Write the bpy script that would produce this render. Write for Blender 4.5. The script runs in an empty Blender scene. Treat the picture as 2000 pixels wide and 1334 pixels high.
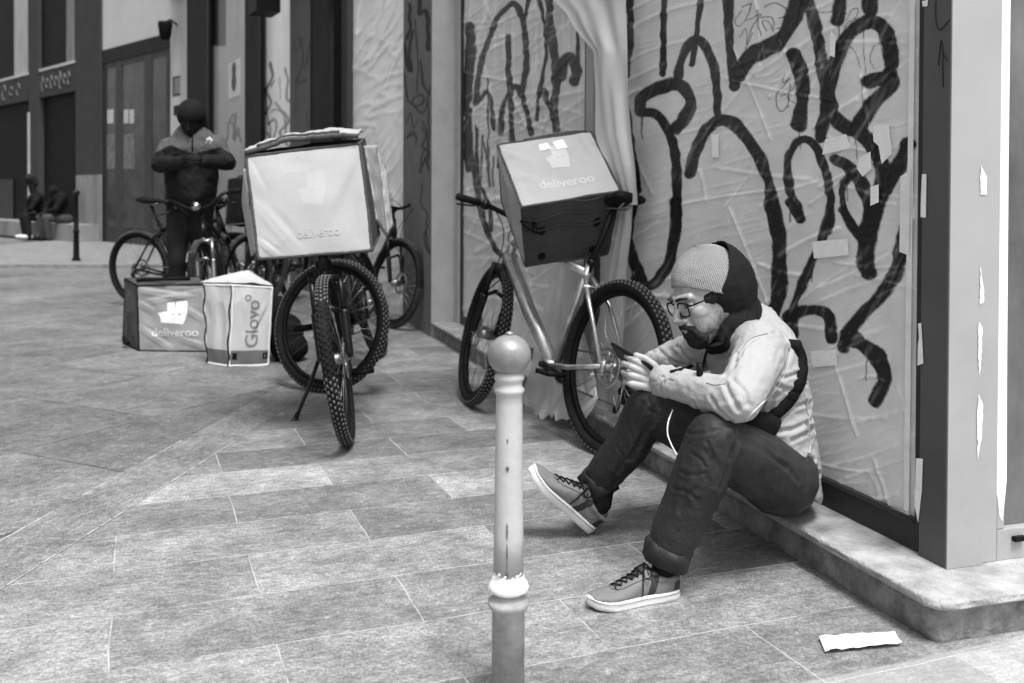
import bpy, bmesh, math, random
import numpy as np
from mathutils import Vector, Matrix, noise as mnoise
from mathutils.bvhtree import BVHTree
random.seed(7); np.random.seed(7)
R = math.radians
sc = bpy.context.scene
# ------------------------------------------------------------------ camera
FPX = 1900.0; PITCH = R(0.8); ROLL = R(0.23); CH = 1.0
SHIFT = (FPX*math.tan(PITCH)-282)/2000.0
cam_d = bpy.data.cameras.new('camera'); cam = bpy.data.objects.new('camera', cam_d)
sc.collection.objects.link(cam); sc.camera = cam
CR = Matrix.Rotation(math.pi/2-PITCH, 3, 'X') @ Matrix.Rotation(ROLL, 3, 'Z')
cam.matrix_world = Matrix.Translation((0, 0, CH)) @ CR.to_4x4()
cam_d.sensor_width = 36; cam_d.lens = FPX/2000*36; cam_d.shift_y = SHIFT
cam_d.clip_start = 0.05; cam_d.clip_end = 200
cam_d.dof.use_dof = True; cam_d.dof.focus_distance = 2.62; cam_d.dof.aperture_fstop = 4.0
# ------------------------------------------------------------------ light
SUN_EL, SUN_AZ = 66.0, 156.0      # azimuth clockwise from +Y: behind the camera to the right, so the shop shades the far ground
w = bpy.data.worlds.new('World'); sc.world = w; w.use_nodes = True
nt = w.node_tree; bg = nt.nodes['Background']
sky = nt.nodes.new('ShaderNodeTexSky'); sky.sky_type = 'NISHITA'; sky.sun_disc = False
sky.sun_elevation = R(SUN_EL); sky.sun_rotation = R(SUN_AZ); sky.dust_density = 4.0; sky.air_density = 1.0
bw = nt.nodes.new('ShaderNodeRGBToBW')
nt.links.new(sky.outputs[0], bw.inputs[0]); nt.links.new(bw.outputs[0], bg.inputs[0]); bg.inputs[1].default_value = 0.125
sd = bpy.data.lights.new('sun', 'SUN'); sun = bpy.data.objects.new('sun', sd); sc.collection.objects.link(sun)
sd.energy = 1.9; sd.angle = R(17); sd.color = (1, 1, 1)
az = R(SUN_AZ); el = R(SUN_EL)
sv = Vector((math.sin(az)*math.cos(el), math.cos(az)*math.cos(el), math.sin(el)))
sun.rotation_euler = sv.to_track_quat('Z', 'Y').to_euler()
sc.view_settings.view_transform = 'Standard'; sc.view_settings.look = 'None'
sc.view_settings.gamma = 1; sc.view_settings.exposure = 1.1
sc.render.engine = 'CYCLES'; sc.render.resolution_x = 1024; sc.render.resolution_y = 683

# ------------------------------------------------------------------ geometry of the place
def ray(px, py):
    v = Vector(((px-1000)/FPX, (667-py)/FPX+SHIFT*2000/FPX, -1.0))
    return CR @ v
def P(px, py, d):
    r = ray(px, py); return Vector((0, 0, CH)) + r*(d/r.y)
def G(px, py, z=0.0):
    r = ray(px, py); return Vector((0, 0, CH)) + r*((z-CH)/r.z)
CRn = np.array(CR)
def proj(pts):
    q = (np.asarray(pts)-np.array([0, 0, CH])) @ CRn
    x = q[:, 0]/-q[:, 2]; y = q[:, 1]/-q[:, 2]
    return np.stack([1000+x*FPX, 667-(y-SHIFT*2000/FPX)*FPX], 1)
NV = Vector((.9536, .3011, 0)); UV = Vector((-.3011, .9536, 0))
def W(t, n, z): return NV*n + UV*t + Vector((0, 0, z))
def tfor(px, n, py=600):
    r = ray(px, py); k = r.x/r.y
    return (NV.x*n-k*NV.y*n)/(-UV.x+k*UV.y)

# ------------------------------------------------------------------ helpers
def link(o): sc.collection.objects.link(o); return o
def tag(o, label=None, cat=None, group=None, kind=None):
    if label: o['label'] = label
    if cat: o['category'] = cat
    if group: o['group'] = group
    if kind: o['kind'] = kind
    return o
def empty(name, loc=(0, 0, 0), label=None, cat=None, group=None, mat=None):
    o = bpy.data.objects.new(name, None); link(o)
    o.empty_display_size = .05
    if mat is not None: o.matrix_world = mat
    else: o.location = loc
    return tag(o, label, cat, group)
def raw_mesh(name, V, F, mats, mi=None, smooth=True):
    me = bpy.data.meshes.new(name)
    me.from_pydata([tuple(v) for v in V], [], [tuple(f) for f in F])
    for m in (mats if isinstance(mats, (list, tuple)) else [mats]): me.materials.append(m)
    if mi is not None: me.polygons.foreach_set('material_index', np.asarray(mi, dtype=np.int32))
    if smooth: me.polygons.foreach_set('use_smooth', np.ones(len(me.polygons), dtype=bool))
    me.update(); return me
def fixn(me):
    bm = bmesh.new(); bm.from_mesh(me); bmesh.ops.recalc_face_normals(bm, faces=bm.faces); bm.to_mesh(me); bm.free(); me.update()
def put(name, me, parent=None, local=True):
    """mesh given in world coordinates when local is False"""
    o = bpy.data.objects.new(name, me); link(o)
    if parent is not None:
        o.parent = parent
        if not local: o.matrix_parent_inverse = wmat(parent).inverted()
    return o
WM = {}
def wmat(o):
    m = o.matrix_basis.copy()
    if o.parent is not None: m = wmat(o.parent) @ o.matrix_parent_inverse @ m
    return m
class MB:
    def __init__(s): s.V = []; s.F = []; s.I = []; s.mi = 0
    def add(s, V, F):
        b = len(s.V); s.V += [tuple(v) for v in V]; s.F += [tuple(i+b for i in f) for f in F]; s.I += [s.mi]*len(F); return s
    def mesh(s, name, mats, smooth=True, fix=True):
        me = raw_mesh(name, s.V, s.F, mats, s.I, smooth)
        if fix: fixn(me)
        return me
    def obj(s, name, mats, parent=None, smooth=True, world=True, bevel=0, auto=None):
        me = s.mesh(name, mats, smooth)
        o = put(name, me, parent, local=not world)
        if bevel:
            b = o.modifiers.new('bevel', 'BEVEL'); b.width = bevel; b.segments = 2; b.limit_method = 'ANGLE'; b.angle_limit = R(40)
            b.harden_normals = False
        if auto is not None: sharp(me, auto)
        return o
    # shapes
    def box(s, a, b, M=None):
        x0, y0, z0 = a; x1, y1, z1 = b
        V = [Vector(p) for p in ((x0, y0, z0), (x1, y0, z0), (x1, y1, z0), (x0, y1, z0), (x0, y0, z1), (x1, y0, z1), (x1, y1, z1), (x0, y1, z1))]
        if M is not None: V = [M @ v for v in V]
        return s.add(V, [(0, 3, 2, 1), (4, 5, 6, 7), (0, 1, 5, 4), (1, 2, 6, 5), (2, 3, 7, 6), (3, 0, 4, 7)])
    def wbox(s, t0, t1, n0, n1, z0, z1):      # box in wall coordinates
        V = [W(t0, n0, z0), W(t1, n0, z0), W(t1, n1, z0), W(t0, n1, z0), W(t0, n0, z1), W(t1, n0, z1), W(t1, n1, z1), W(t0, n1, z1)]
        return s.add(V, [(0, 3, 2, 1), (4, 5, 6, 7), (0, 1, 5, 4), (1, 2, 6, 5), (2, 3, 7, 6), (3, 0, 4, 7)])
    def tube(s, pts, rad, seg=12, closed=False, flat=1.0, up=None, cap=True):
        pts = [Vector(p) for p in pts]; n = len(pts)
        if not hasattr(rad, '__len__'): rad = [rad]*n
        V = []; F = []; prev = None
        for i, p in enumerate(pts):
            if closed: t = (pts[(i+1) % n]-pts[i-1])
            else: t = pts[min(i+1, n-1)]-pts[max(i-1, 0)]
            t.normalize()
            if prev is None:
                a = Vector(up) if up is not None else (Vector((0, 0, 1)) if abs(t.z) < .9 else Vector((1, 0, 0)))
            else: a = prev
            a = a - t*a.dot(t)
            if a.length < 1e-6: a = t.orthogonal()
            a.normalize(); prev = a; b = t.cross(a)
            for k in range(seg):
                th = 2*math.pi*k/seg
                V.append(p + a*math.cos(th)*rad[i] + b*math.sin(th)*rad[i]*flat)
        m = n if closed else n-1
        for i in range(m):
            j = (i+1) % n
            for k in range(seg):
                l = (k+1) % seg
                F.append((i*seg+k, i*seg+l, j*seg+l, j*seg+k))
        if not closed and cap:
            F.append(tuple(range(seg-1, -1, -1))); F.append(tuple((n-1)*seg+k for k in range(seg)))
        return s.add(V, F)
    def cyl(s, p0, p1, r0, r1=None, seg=16): return s.tube([p0, p1], [r0, r0 if r1 is None else r1], seg)
    def cap(s, p0, r0, p1, r1, seg=14):        # tapered capsule
        p0 = Vector(p0); p1 = Vector(p1); t = (p1-p0)
        if t.length < 1e-6: t = Vector((0, 0, 1e-4))
        L = t.length; t.normalize(); pts = []; rad = []
        for i in range(5):
            a = math.pi/2*(1-i/4); pts.append(p0-t*r0*math.sin(a)); rad.append(max(r0*math.cos(a), 1e-4))
        for i in range(5):
            a = math.pi/2*(i/4); pts.append(p0+t*L+t*r1*math.sin(a)); rad.append(max(r1*math.cos(a), 1e-4))
        return s.tube(pts, rad, seg)
    def chain(s, pts, rad):
        for i in range(len(pts)-1): s.cap(pts[i], rad[i], pts[i+1], rad[i+1])
        return s
    def ell(s, c, r, M=None, nu=20, nv=12):
        c = Vector(c); V = []; F = []
        if not hasattr(r, '__len__'): r = (r, r, r)
        for i in range(nv+1):
            ph = math.pi*i/nv; 
            for k in range(nu):
                th = 2*math.pi*k/nu
                v = Vector((r[0]*math.sin(ph)*math.cos(th), r[1]*math.sin(ph)*math.sin(th), r[2]*math.cos(ph)))
                V.append(c + (M @ v if M is not None else v))
        for i in range(nv):
            for k in range(nu):
                l = (k+1) % nu; F.append((i*nu+k, (i+1)*nu+k, (i+1)*nu+l, i*nu+l))
        return s.add(V, F)
    def loft(s, secs, seg=28, p=2.0):
        V = []; F = []; n = len(secs)
        for c, a, b in secs:
            for k in range(seg):
                th = 2*math.pi*k/seg; ct, st = math.cos(th), math.sin(th)
                x = math.copysign(abs(ct)**(2/p), ct); y = math.copysign(abs(st)**(2/p), st)
                V.append(Vector(c)+Vector(a)*x+Vector(b)*y)
        for i in range(n-1):
            for k in range(seg):
                l = (k+1) % seg; F.append((i*seg+k, i*seg+l, (i+1)*seg+l, (i+1)*seg+k))
        F.append(tuple(range(seg-1, -1, -1))); F.append(tuple((n-1)*seg+k for k in range(seg)))
        return s.add(V, F)
    def lathe(s, prof, c=(0, 0, 0), seg=40):
        V = []; F = []; n = len(prof)
        for r, z in prof:
            for k in range(seg):
                th = 2*math.pi*k/seg; V.append((c[0]+r*math.cos(th), c[1]+r*math.sin(th), c[2]+z))
        for i in range(n-1):
            for k in range(seg):
                l = (k+1) % seg; F.append((i*seg+k, i*seg+l, (i+1)*seg+l, (i+1)*seg+k))
        F.append(tuple(range(seg-1, -1, -1))); F.append(tuple((n-1)*seg+k for k in range(seg)))
        return s.add(V, F)
    def xf(s, M, start=0):
        for i in range(start, len(s.V)): s.V[i] = tuple(M @ Vector(s.V[i]))
        return s
def sharp(me, ang):
    bm = bmesh.new(); bm.from_mesh(me)
    for e in bm.edges:
        if len(e.link_faces) == 2 and e.calc_face_angle(0) > R(ang): e.smooth = False
    bm.to_mesh(me); bm.free()
def remesh(mb, voxel, smooth=4, factor=.5):
    """union of closed shapes -> one continuous surface (numpy verts, face list)"""
    me = raw_mesh('tmp', mb.V, mb.F, [], None); fixn(me)
    o = bpy.data.objects.new('tmp', me); link(o)
    m = o.modifiers.new('r', 'REMESH'); m.mode = 'VOXEL'; m.voxel_size = voxel; m.adaptivity = 0
    if smooth:
        q = o.modifiers.new('s', 'SMOOTH'); q.iterations = smooth; q.factor = factor
    dg = bpy.context.evaluated_depsgraph_get(); ev = o.evaluated_get(dg); m2 = ev.to_mesh()
    V = np.empty(len(m2.vertices)*3); m2.vertices.foreach_get('co', V); V = V.reshape(-1, 3)
    N = np.empty(len(m2.vertices)*3); m2.vertices.foreach_get('normal', N); N = N.reshape(-1, 3)
    F = [tuple(p.vertices) for p in m2.polygons]
    ev.to_mesh_clear(); bpy.data.objects.remove(o); bpy.data.meshes.remove(me)
    return V, F, N
def nz(V, scale, seed=0.0, stretch=(1, 1, 1)):
    out = np.empty(len(V)); o = Vector((seed*7.3, seed*3.1, seed*5.7))
    st = Vector(stretch)*scale
    for i, v in enumerate(V): out[i] = mnoise.noise(Vector((v[0]*st.x, v[1]*st.y, v[2]*st.z))+o)
    return out
def segdist(Q, pts):
    """distance of 2D/3D points Q to the polyline pts, with the position along it"""
    pts = np.asarray(pts, float); best = np.full(len(Q), 1e9)
    for a, b in zip(pts[:-1], pts[1:]):
        ab = b-a; L = (ab*ab).sum()
        if L < 1e-12: continue
        t = np.clip(((Q-a)@ab)/L, 0, 1); d = np.sqrt((((a+t[:, None]*ab)-Q)**2).sum(1)); best = np.minimum(best, d)
    return best
def spline(pts, n=6):
    pts = [np.asarray(p, float) for p in pts]
    if len(pts) < 3: return pts
    P4 = [2*pts[0]-pts[1]]+pts+[2*pts[-1]-pts[-2]]; out = []
    for i in range(1, len(P4)-2):
        a, b, c, d = P4[i-1:i+3]
        for k in range(n):
            t = k/n; out.append(.5*((2*b)+(-a+c)*t+(2*a-5*b+4*c-d)*t*t+(-a+3*b-3*c+d)*t**3))
    out.append(pts[-1]); return out

# ------------------------------------------------------------------ materials (all greys: a black and white picture)
def g3(v): return (v, v, v, 1)
def M(name, col, rough=.7, amt=.15, scale=6, bump=0.0, bscale=60, metal=0.0, spec=.22, coat=0.0, detail=6, stains=0.0, stretch=None, attr=None, sheen=0.0):
    m = bpy.data.materials.new(name); m.use_nodes = True; t = m.node_tree; b = t.nodes['Principled BSDF']
    b.inputs['Roughness'].default_value = rough; b.inputs['Metallic'].default_value = metal
    if col < .1 and spec == .22: spec = .06
    b.inputs['Specular IOR Level'].default_value = spec; b.inputs['Coat Weight'].default_value = coat
    b.inputs['Coat Roughness'].default_value = .2; b.inputs['Sheen Weight'].default_value = sheen
    tc = t.nodes.new('ShaderNodeTexCoord'); src = tc.outputs['Object']
    if stretch:
        mp = t.nodes.new('ShaderNodeMapping'); mp.inputs['Scale'].default_value = stretch; t.links.new(src, mp.inputs[0]); src = mp.outputs[0]
    n = t.nodes.new('ShaderNodeTexNoise'); n.inputs['Scale'].default_value = scale; n.inputs['Detail'].default_value = detail; n.inputs['Roughness'].default_value = .65
    t.links.new(src, n.inputs['Vector'])
    mr = t.nodes.new('ShaderNodeMapRange'); mr.inputs[1].default_value = .3; mr.inputs[2].default_value = .7
    mr.inputs[3].default_value = col*(1-amt) if not attr else 1-amt; mr.inputs[4].default_value = col*(1+amt) if not attr else 1+amt
    t.links.new(n.outputs[0], mr.inputs[0]); out = mr.outputs[0]
    if attr:
        at = t.nodes.new('ShaderNodeAttribute'); at.attribute_name = attr
        mu = t.nodes.new('ShaderNodeMath'); mu.operation = 'MULTIPLY'; t.links.new(at.outputs['Fac'], mu.inputs[0]); t.links.new(out, mu.inputs[1]); out = mu.outputs[0]
    if stains:
        n2 = t.nodes.new('ShaderNodeTexNoise'); n2.inputs['Scale'].default_value = scale*.35; n2.inputs['Detail'].default_value = 8; n2.inputs['Roughness'].default_value = .7
        t.links.new(src, n2.inputs['Vector'])
        r2 = t.nodes.new('ShaderNodeMapRange'); r2.inputs[1].default_value = .52; r2.inputs[2].default_value = .7; r2.inputs[3].default_value = 1; r2.inputs[4].default_value = 1-stains
        t.links.new(n2.outputs[0], r2.inputs[0]); mu = t.nodes.new('ShaderNodeMath'); mu.operation = 'MULTIPLY'
        t.links.new(out, mu.inputs[0]); t.links.new(r2.outputs[0], mu.inputs[1]); out = mu.outputs[0]
    t.links.new(out, b.inputs['Base Color'])
    if bump:
        n3 = t.nodes.new('ShaderNodeTexNoise'); n3.inputs['Scale'].default_value = bscale; n3.inputs['Detail'].default_value = 4
        t.links.new(src, n3.inputs['Vector']); bp = t.nodes.new('ShaderNodeBump'); bp.inputs['Strength'].default_value = min(1, bump); bp.inputs['Distance'].default_value = .004*max(1, bump)
        t.links.new(n3.outputs[0], bp.inputs['Height']); t.links.new(bp.outputs[0], b.inputs['Normal'])
    return m
m_rubber = M('rubber', .014, .75, .3, 20, .4, 90)
m_tread = M('tread', .11, .85, .3, 20)
m_black = M('black_plastic', .009, .45, .2, 10)
m_blkmetal = M('black_metal', .009, .35, .2, 10, metal=.2, spec=.3)
m_chrome = M('chrome', .6, .22, .1, 20, metal=1)
m_silver = M('scratched_silver', .5, .3, .3, 14, metal=.75, stains=.4)
m_steel = M('steel', .35, .35, .3, 20, metal=.9)
m_fabdark = M('dark_fabric', .010, .9, .25, 12, .3, 120)
m_fabgrey = M('grey_fabric', .16, .75, .15, 10, .3, 150)
m_fabmid = M('bag_fabric', .30, .55, .12, 8, .3, 90)
m_bagwhite = M('pale_bag_fabric', .38, .72, .06, 5, .25, 60, stains=.12)
m_trim = M('bag_trim', .07, .6, .2, 10)
m_white = M('white_paint', .8, .6, .06, 12)
m_tape = M('paper_tape', .88, .75, .06, 30, .3, 80)
m_paper = M('paper', .85, .8, .03, 20)
# ================================================================== PAVING
def dotn(t, vec, geo):
    v = t.nodes.new('ShaderNodeVectorMath'); v.operation = 'DOT_PRODUCT'; v.inputs[1].default_value = vec; t.links.new(geo, v.inputs[0]); return v.outputs['Value']
def mth(t, op, a, b=None, c=None):
    n = t.nodes.new('ShaderNodeMath'); n.operation = op
    for i, x in enumerate((a, b, c)):
        if x is None: continue
        if isinstance(x, (int, float)): n.inputs[i].default_value = x
        else: t.links.new(x, n.inputs[i])
    return n.outputs[0]
def mrange(t, x, a, b, c, d):
    n = t.nodes.new('ShaderNodeMapRange'); t.links.new(x, n.inputs[0])
    for i, q in enumerate((a, b, c, d)): n.inputs[i+1].default_value = q
    return n.outputs[0]
def paving(name, e1, e2, o1, o2, bw_, rh, mort, cols, light_joint, base, pale=False, joints=True):
    m = bpy.data.materials.new(name); m.use_nodes = True; t = m.node_tree; b = t.nodes['Principled BSDF']
    geo = t.nodes.new('ShaderNodeNewGeometry').outputs['Position']
    u = mth(t, 'ADD', dotn(t, (e1[0], e1[1], 0), geo), o1); v = mth(t, 'ADD', dotn(t, (e2[0], e2[1], 0), geo), o2)
    # slight wander of the joints
    nw = t.nodes.new('ShaderNodeTexNoise'); nw.inputs['Scale'].default_value = 3; t.links.new(geo, nw.inputs['Vector'])
    wob = mth(t, 'MULTIPLY', mth(t, 'SUBTRACT', nw.outputs[0], .5), .02)
    v2 = mth(t, 'ADD', v, wob); u2 = mth(t, 'ADD', u, wob)
    cb = t.nodes.new('ShaderNodeCombineXYZ'); t.links.new(u2, cb.inputs[0]); t.links.new(v2, cb.inputs[1])
    br = t.nodes.new('ShaderNodeTexBrick'); t.links.new(cb.outputs[0], br.inputs['Vector'])
    br.offset = .5; br.offset_frequency = 2; br.squash = 1
    br.inputs['Scale'].default_value = 1; br.inputs['Mortar Size'].default_value = mort; br.inputs['Mortar Smooth'].default_value = .6
    br.inputs['Bias'].default_value = 0; br.inputs['Brick Width'].default_value = bw_; br.inputs['Row Height'].default_value = rh
    br.inputs['Color1'].default_value = g3(cols[0]); br.inputs['Color2'].default_value = g3(cols[1]); br.inputs['Mortar'].default_value = g3(.5*(cols[0]+cols[1]))
    # granite speckle, blotches, worn light patches
    def N(scale, det, rg, stretch=None):
        n = t.nodes.new('ShaderNodeTexNoise'); n.inputs['Scale'].default_value = scale; n.inputs['Detail'].default_value = det; n.inputs['Roughness'].default_value = rg
        if stretch:
            mp = t.nodes.new('ShaderNodeMapping'); mp.inputs['Scale'].default_value = stretch; t.links.new(cb.outputs[0], mp.inputs[0]); t.links.new(mp.outputs[0], n.inputs['Vector'])
        else: t.links.new(geo, n.inputs['Vector'])
        return n.outputs[0]
    sp = mrange(t, N(120, 2, .9), .36, .64, .62, 1.32)
    fl = mrange(t, N(34, 6, .8, (.7, 1.3, 1)), .40, .62, .72, 1.30)
    bl = mrange(t, N(5.5, 9, .75), .35, .68, .66, 1.34)
    big = mrange(t, N(1.1, 4, .6), .35, .65, .8, 1.2)
    x = mth(t, 'MULTIPLY', br.outputs['Color'], mth(t, 'MULTIPLY', sp, mth(t, 'MULTIPLY', fl, mth(t, 'MULTIPLY', bl, big))))
    wc = mrange(t, N(42, 3, .7), .60, .68, 0, .36)       # whitish lime flecks
    x = mth(t, 'ADD', x, mth(t, 'MULTIPLY', wc, .30))
    if pale:
        pm = mrange(t, v2, 1.66-o2*-1 if False else pale-.004, pale+.004, 1.0, 0.0)
        x = mth(t, 'ADD', mth(t, 'MULTIPLY', x, mth(t, 'SUBTRACT', 1, mth(t, 'MULTIPLY', pm, .35))), mth(t, 'MULTIPLY', pm, .17))
    # joints, broken up
    jn = mth(t, 'MULTIPLY', br.outputs['Fac'], mrange(t, N(7, 5, .7), .38, .56, .12, .8)) if joints else 0.0
    if joints:
        x = mth(t, 'ADD', mth(t, 'MULTIPLY', x, mth(t, 'SUBTRACT', 1, jn)), mth(t, 'MULTIPLY', jn, light_joint))
    t.links.new(x, b.inputs['Base Color'])
    t.links.new(mrange(t, N(7, 6, .7), .3, .7, .45, .8), b.inputs['Roughness'])
    bp = t.nodes.new('ShaderNodeBump'); bp.inputs['Strength'].default_value = .5; bp.inputs['Distance'].default_value = .003
    hh = mth(t, 'ADD', mth(t, 'MULTIPLY', N(90, 4, .7), 1.0), mth(t, 'MULTIPLY', br.outputs['Fac'], -1.0 if joints else 0))
    t.links.new(hh, bp.inputs['Height']); t.links.new(bp.outputs[0], b.inputs['Normal'])
    return m
E1 = (.932, .3616); E2 = (-.3616, .932)
m_pave = paving('slab_paving', E1, E2, -.983, -2.198+2.89,   .69, .289, .0027, (.15, .30), .47, .3, pale=2.89-2.198+1.64)
m_plaza = paving('large_slab_paving', (.464, .886), (-.886, .464), 0.25, 3.1, 1.35, .82, .009, (.125, .165), .04, .25)  # plaza tone lowered to stand in for mid-distance shade
m_band = paving('band_paving', (.111, .9938), (-.9938, .111), 0.1, 1.0, 1.1, 3.0, .003, (.17, .21), .38, .25)
def sheet(name, poly, z, mat):
    me = raw_mesh(name, [(x, y, z) for x, y in poly], [tuple(range(len(poly)))], mat, smooth=False); o = put(name, me)
    if me.polygons[0].normal.z < 0: me.flip_normals()
    return tag(o, kind='structure')
sheet('pavement', [(-60, -30), (60, -30), (60, 90), (-60, 90)], 0, m_pave)
def bl1(y): return -1.291+.1118*(y-2.452)
def bl2(y): return bl1(y)-.222
sheet('paving_band', [(bl1(-2), -2), (bl2(-2), -2), (bl2(9), 9), (bl1(9), 9)], .0015, m_band)
sheet('plaza_paving', [(bl2(-2)-.003, -2), (-40, -2), (-40, 60), (-2, 60), (bl2(9)-.003, 9)], .0015, m_plaza)
m_joint = M('lime_joint', .36, .8, .4, 14, detail=8)
jb = MB()
for ff in (bl1, bl2):
    for k in range(60):
        y0 = .9+k*.075; y1 = y0+.075*random.uniform(.75, 1.0); wd = .003*random.uniform(.4, 1.2)
        if y0 > 3.9: continue
        jb.add([(ff(y0)-wd, y0, .0022), (ff(y0)+wd, y0, .0022), (ff(y1)+wd, y1, .0022), (ff(y1)-wd, y1, .0022)], [(0, 1, 2, 3)])
tag(jb.obj('band_joint', m_joint, smooth=False), kind='structure')
# far raised sidewalk in front of the left facade
m_walk = M('sidewalk_stone', .2, .8, .3, 9, .4, 60, stains=.3)
F0 = Vector((-.882, 7.89, 0)); F1 = Vector((-6.22, 17.72, 0)); DL = Vector((-.698, .716, 0)).normalized(); F2 = F1+DL*16
sw = MB(); a = G(-400, 524); b_ = G(330, 524); 
sw.add([(a.x, a.y, 0), (b_.x, b_.y, 0), (b_.x+.8, b_.y+5, 0), (a.x, a.y+25, 0), (a.x, a.y, .05), (b_.x, b_.y, .05), (b_.x+.8, b_.y+5, .05), (a.x, a.y+25, .05)],
       [(0, 3, 2, 1), (4, 5, 6, 7), (0, 1, 5, 4), (1, 2, 6, 5), (2, 3, 7, 6), (3, 0, 4, 7)])
tag(sw.obj('sidewalk', m_walk, smooth=False), kind='structure')

# ================================================================== PAINTED, FILM-COVERED PANELS
m_film = M('graffiti_film', 1.0, .27, .08, 5, attr='paint', spec=.14, bump=.3, bscale=45)
m_filmfar = M('graffiti_film_far', 1.0, .24, .12, 3, attr='paint', spec=.5, stretch=(1, 1, .35))
def conv(strokes, ox, oy, s):
    return [([(ox+x*s, oy+y*s) for x, y in p], wd*s/2) for p, wd in strokes]
def panel_mesh(name, c00, c10, c01, c11, nx, ny, strokes, base, dark, wr, mat, seed=1, sheen_streak=0, extra=None, smooth_px=1.6, creases=0):
    c00, c10, c01, c11 = [np.array(c) for c in (c00, c10, c01, c11)]
    u, v = np.meshgrid(np.linspace(0, 1, nx), np.linspace(0, 1, ny)); u = u.ravel()[:, None]; v = v.ravel()[:, None]
    X = c00*(1-u)*(1-v)+c10*u*(1-v)+c01*(1-u)*v+c11*u*v
    px = proj(X); col = np.full(len(X), base)
    lw = nz(np.c_[px*.02, np.zeros(len(px))], 1.0, seed+3); hf = nz(np.c_[px*.35, np.zeros(len(px))], 1.0, seed+5)
    st = nz(np.c_[px[:, 0]*.12+px[:, 1]*.05, px[:, 1]*.02, np.zeros(len(px))], 1.0, seed+9)
    col *= 1+.10*lw
    if sheen_streak: col += sheen_streak*np.clip(nz(np.c_[px[:, 0]*.16, px[:, 1]*.006, np.zeros(len(px))], 1.0, seed+2), 0, 1)*np.clip(1.3-px[:, 1]/330, 0, 1)  # film sheen painted as pale upright streaks, fading downward
    ww = px+np.c_[nz(np.c_[px*.05, np.zeros(len(px))], 1.0, seed+6), nz(np.c_[px*.05, np.zeros(len(px))], 1.0, seed+8)]*3.0
    rd = random.Random(seed+5); drips = []
    for pts, hw in strokes:
        if hw > 8 and rd.random() < .55:
            x_, y_ = rd.choice(list(pts)); L_ = rd.uniform(18, 70); drips.append(([(x_+rd.uniform(-4, 4), y_), (x_, y_+hw+L_*.5), (x_+rd.uniform(-1.5, 1.5), y_+hw+L_)], rd.uniform(.9, 1.7)))
    for pts, hw in list(strokes)+drips:
        ppts = np.asarray(spline(pts)); lo = ppts.min(0)-hw-8; hi = ppts.max(0)+hw+8
        sel = np.where((ww[:, 0] > lo[0]) & (ww[:, 0] < hi[0]) & (ww[:, 1] > lo[1]) & (ww[:, 1] < hi[1]))[0]
        if not len(sel): continue
        d = segdist(ww[sel], ppts); h = hw*(1+.34*lw[sel])
        soft = smooth_px+min(9, hw*.34)*np.clip(.35+1.5*hf[sel]+lw[sel]*.8, .1, 1.6)
        a = np.clip((h-d)/soft+.5, 0, 1); a = a*a*(3-2*a)
        a *= .99-.13*np.clip(st[sel]*2-.5, 0, 1) if hw > 3 else .8  # paler streaks through the strokes, film highlights put into the colour
        col[sel] = col[sel]*(1-a)+(dark*(1+.5*hf[sel]))*a
    if extra: col = extra(px, col)
    # wrinkles of the film
    n3 = np.cross(c10-c00, c01-c00); n3 /= np.linalg.norm(n3)
    if n3 @ (np.array([0, 0, 1.])-X.mean(0)) < 0: n3 = -n3
    hgt = np.zeros(len(X))
    for k, (sx, sy, rot, amp) in enumerate(wr):
        c_, s_ = math.cos(rot), math.sin(rot); q = np.c_[(px[:, 0]*c_+px[:, 1]*s_)*sx, (-px[:, 0]*s_+px[:, 1]*c_)*sy, np.zeros(len(px))]
        nn = nz(q, 1.0, seed+20+k); msk = np.clip(nz(np.c_[px*.006, np.zeros(len(px))], 1.0, seed+40+k)*2.2+.45, 0, 1)
        hgt += amp*msk*(1-np.clip(np.abs(nn)*3.2, 0, 1))**2
    rg = random.Random(seed)
    for k in range(creases):
        cx = rg.uniform(px[:, 0].min(), px[:, 0].max()); cy = rg.uniform(-20, min(px[:, 1].max(), 1000)); a_ = R(rg.choice((-18, -25, -32, -60, 75, 12, 5))+rg.uniform(-12, 12)); L_ = rg.uniform(25, 120)
        pl = [(cx-L_*math.cos(a_), cy-L_*math.sin(a_)), (cx+rg.uniform(-6, 6), cy+rg.uniform(-10, 10)), (cx+L_*math.cos(a_), cy+L_*math.sin(a_))]; pl = np.asarray(spline(pl, 4))
        sel = np.where((px[:, 0] > pl[:, 0].min()-12) & (px[:, 0] < pl[:, 0].max()+12) & (px[:, 1] > pl[:, 1].min()-12) & (px[:, 1] < pl[:, 1].max()+12))[0]
        if not len(sel): continue
        dd = segdist(px[sel], pl); w_ = rg.uniform(2.2, 4.5); m_ = np.exp(-(dd/w_)**2); hgt[sel] += rg.uniform(.0015, .004)*m_; col[sel] += .09*m_*np.clip(st[sel]*2+.6, 0, 1)  # crease highlights put into the colour, along with pale scuffs
    X = X+n3*hgt[:, None]
    F = [(j*nx+i, j*nx+i+1, (j+1)*nx+i+1, (j+1)*nx+i) for j in range(ny-1) for i in range(nx-1)]
    me = raw_mesh(name, X, F, mat)
    at = me.attributes.new('paint', 'FLOAT', 'POINT'); at.data.foreach_set('value', np.clip(col, .008, .9))
    return me
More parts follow.
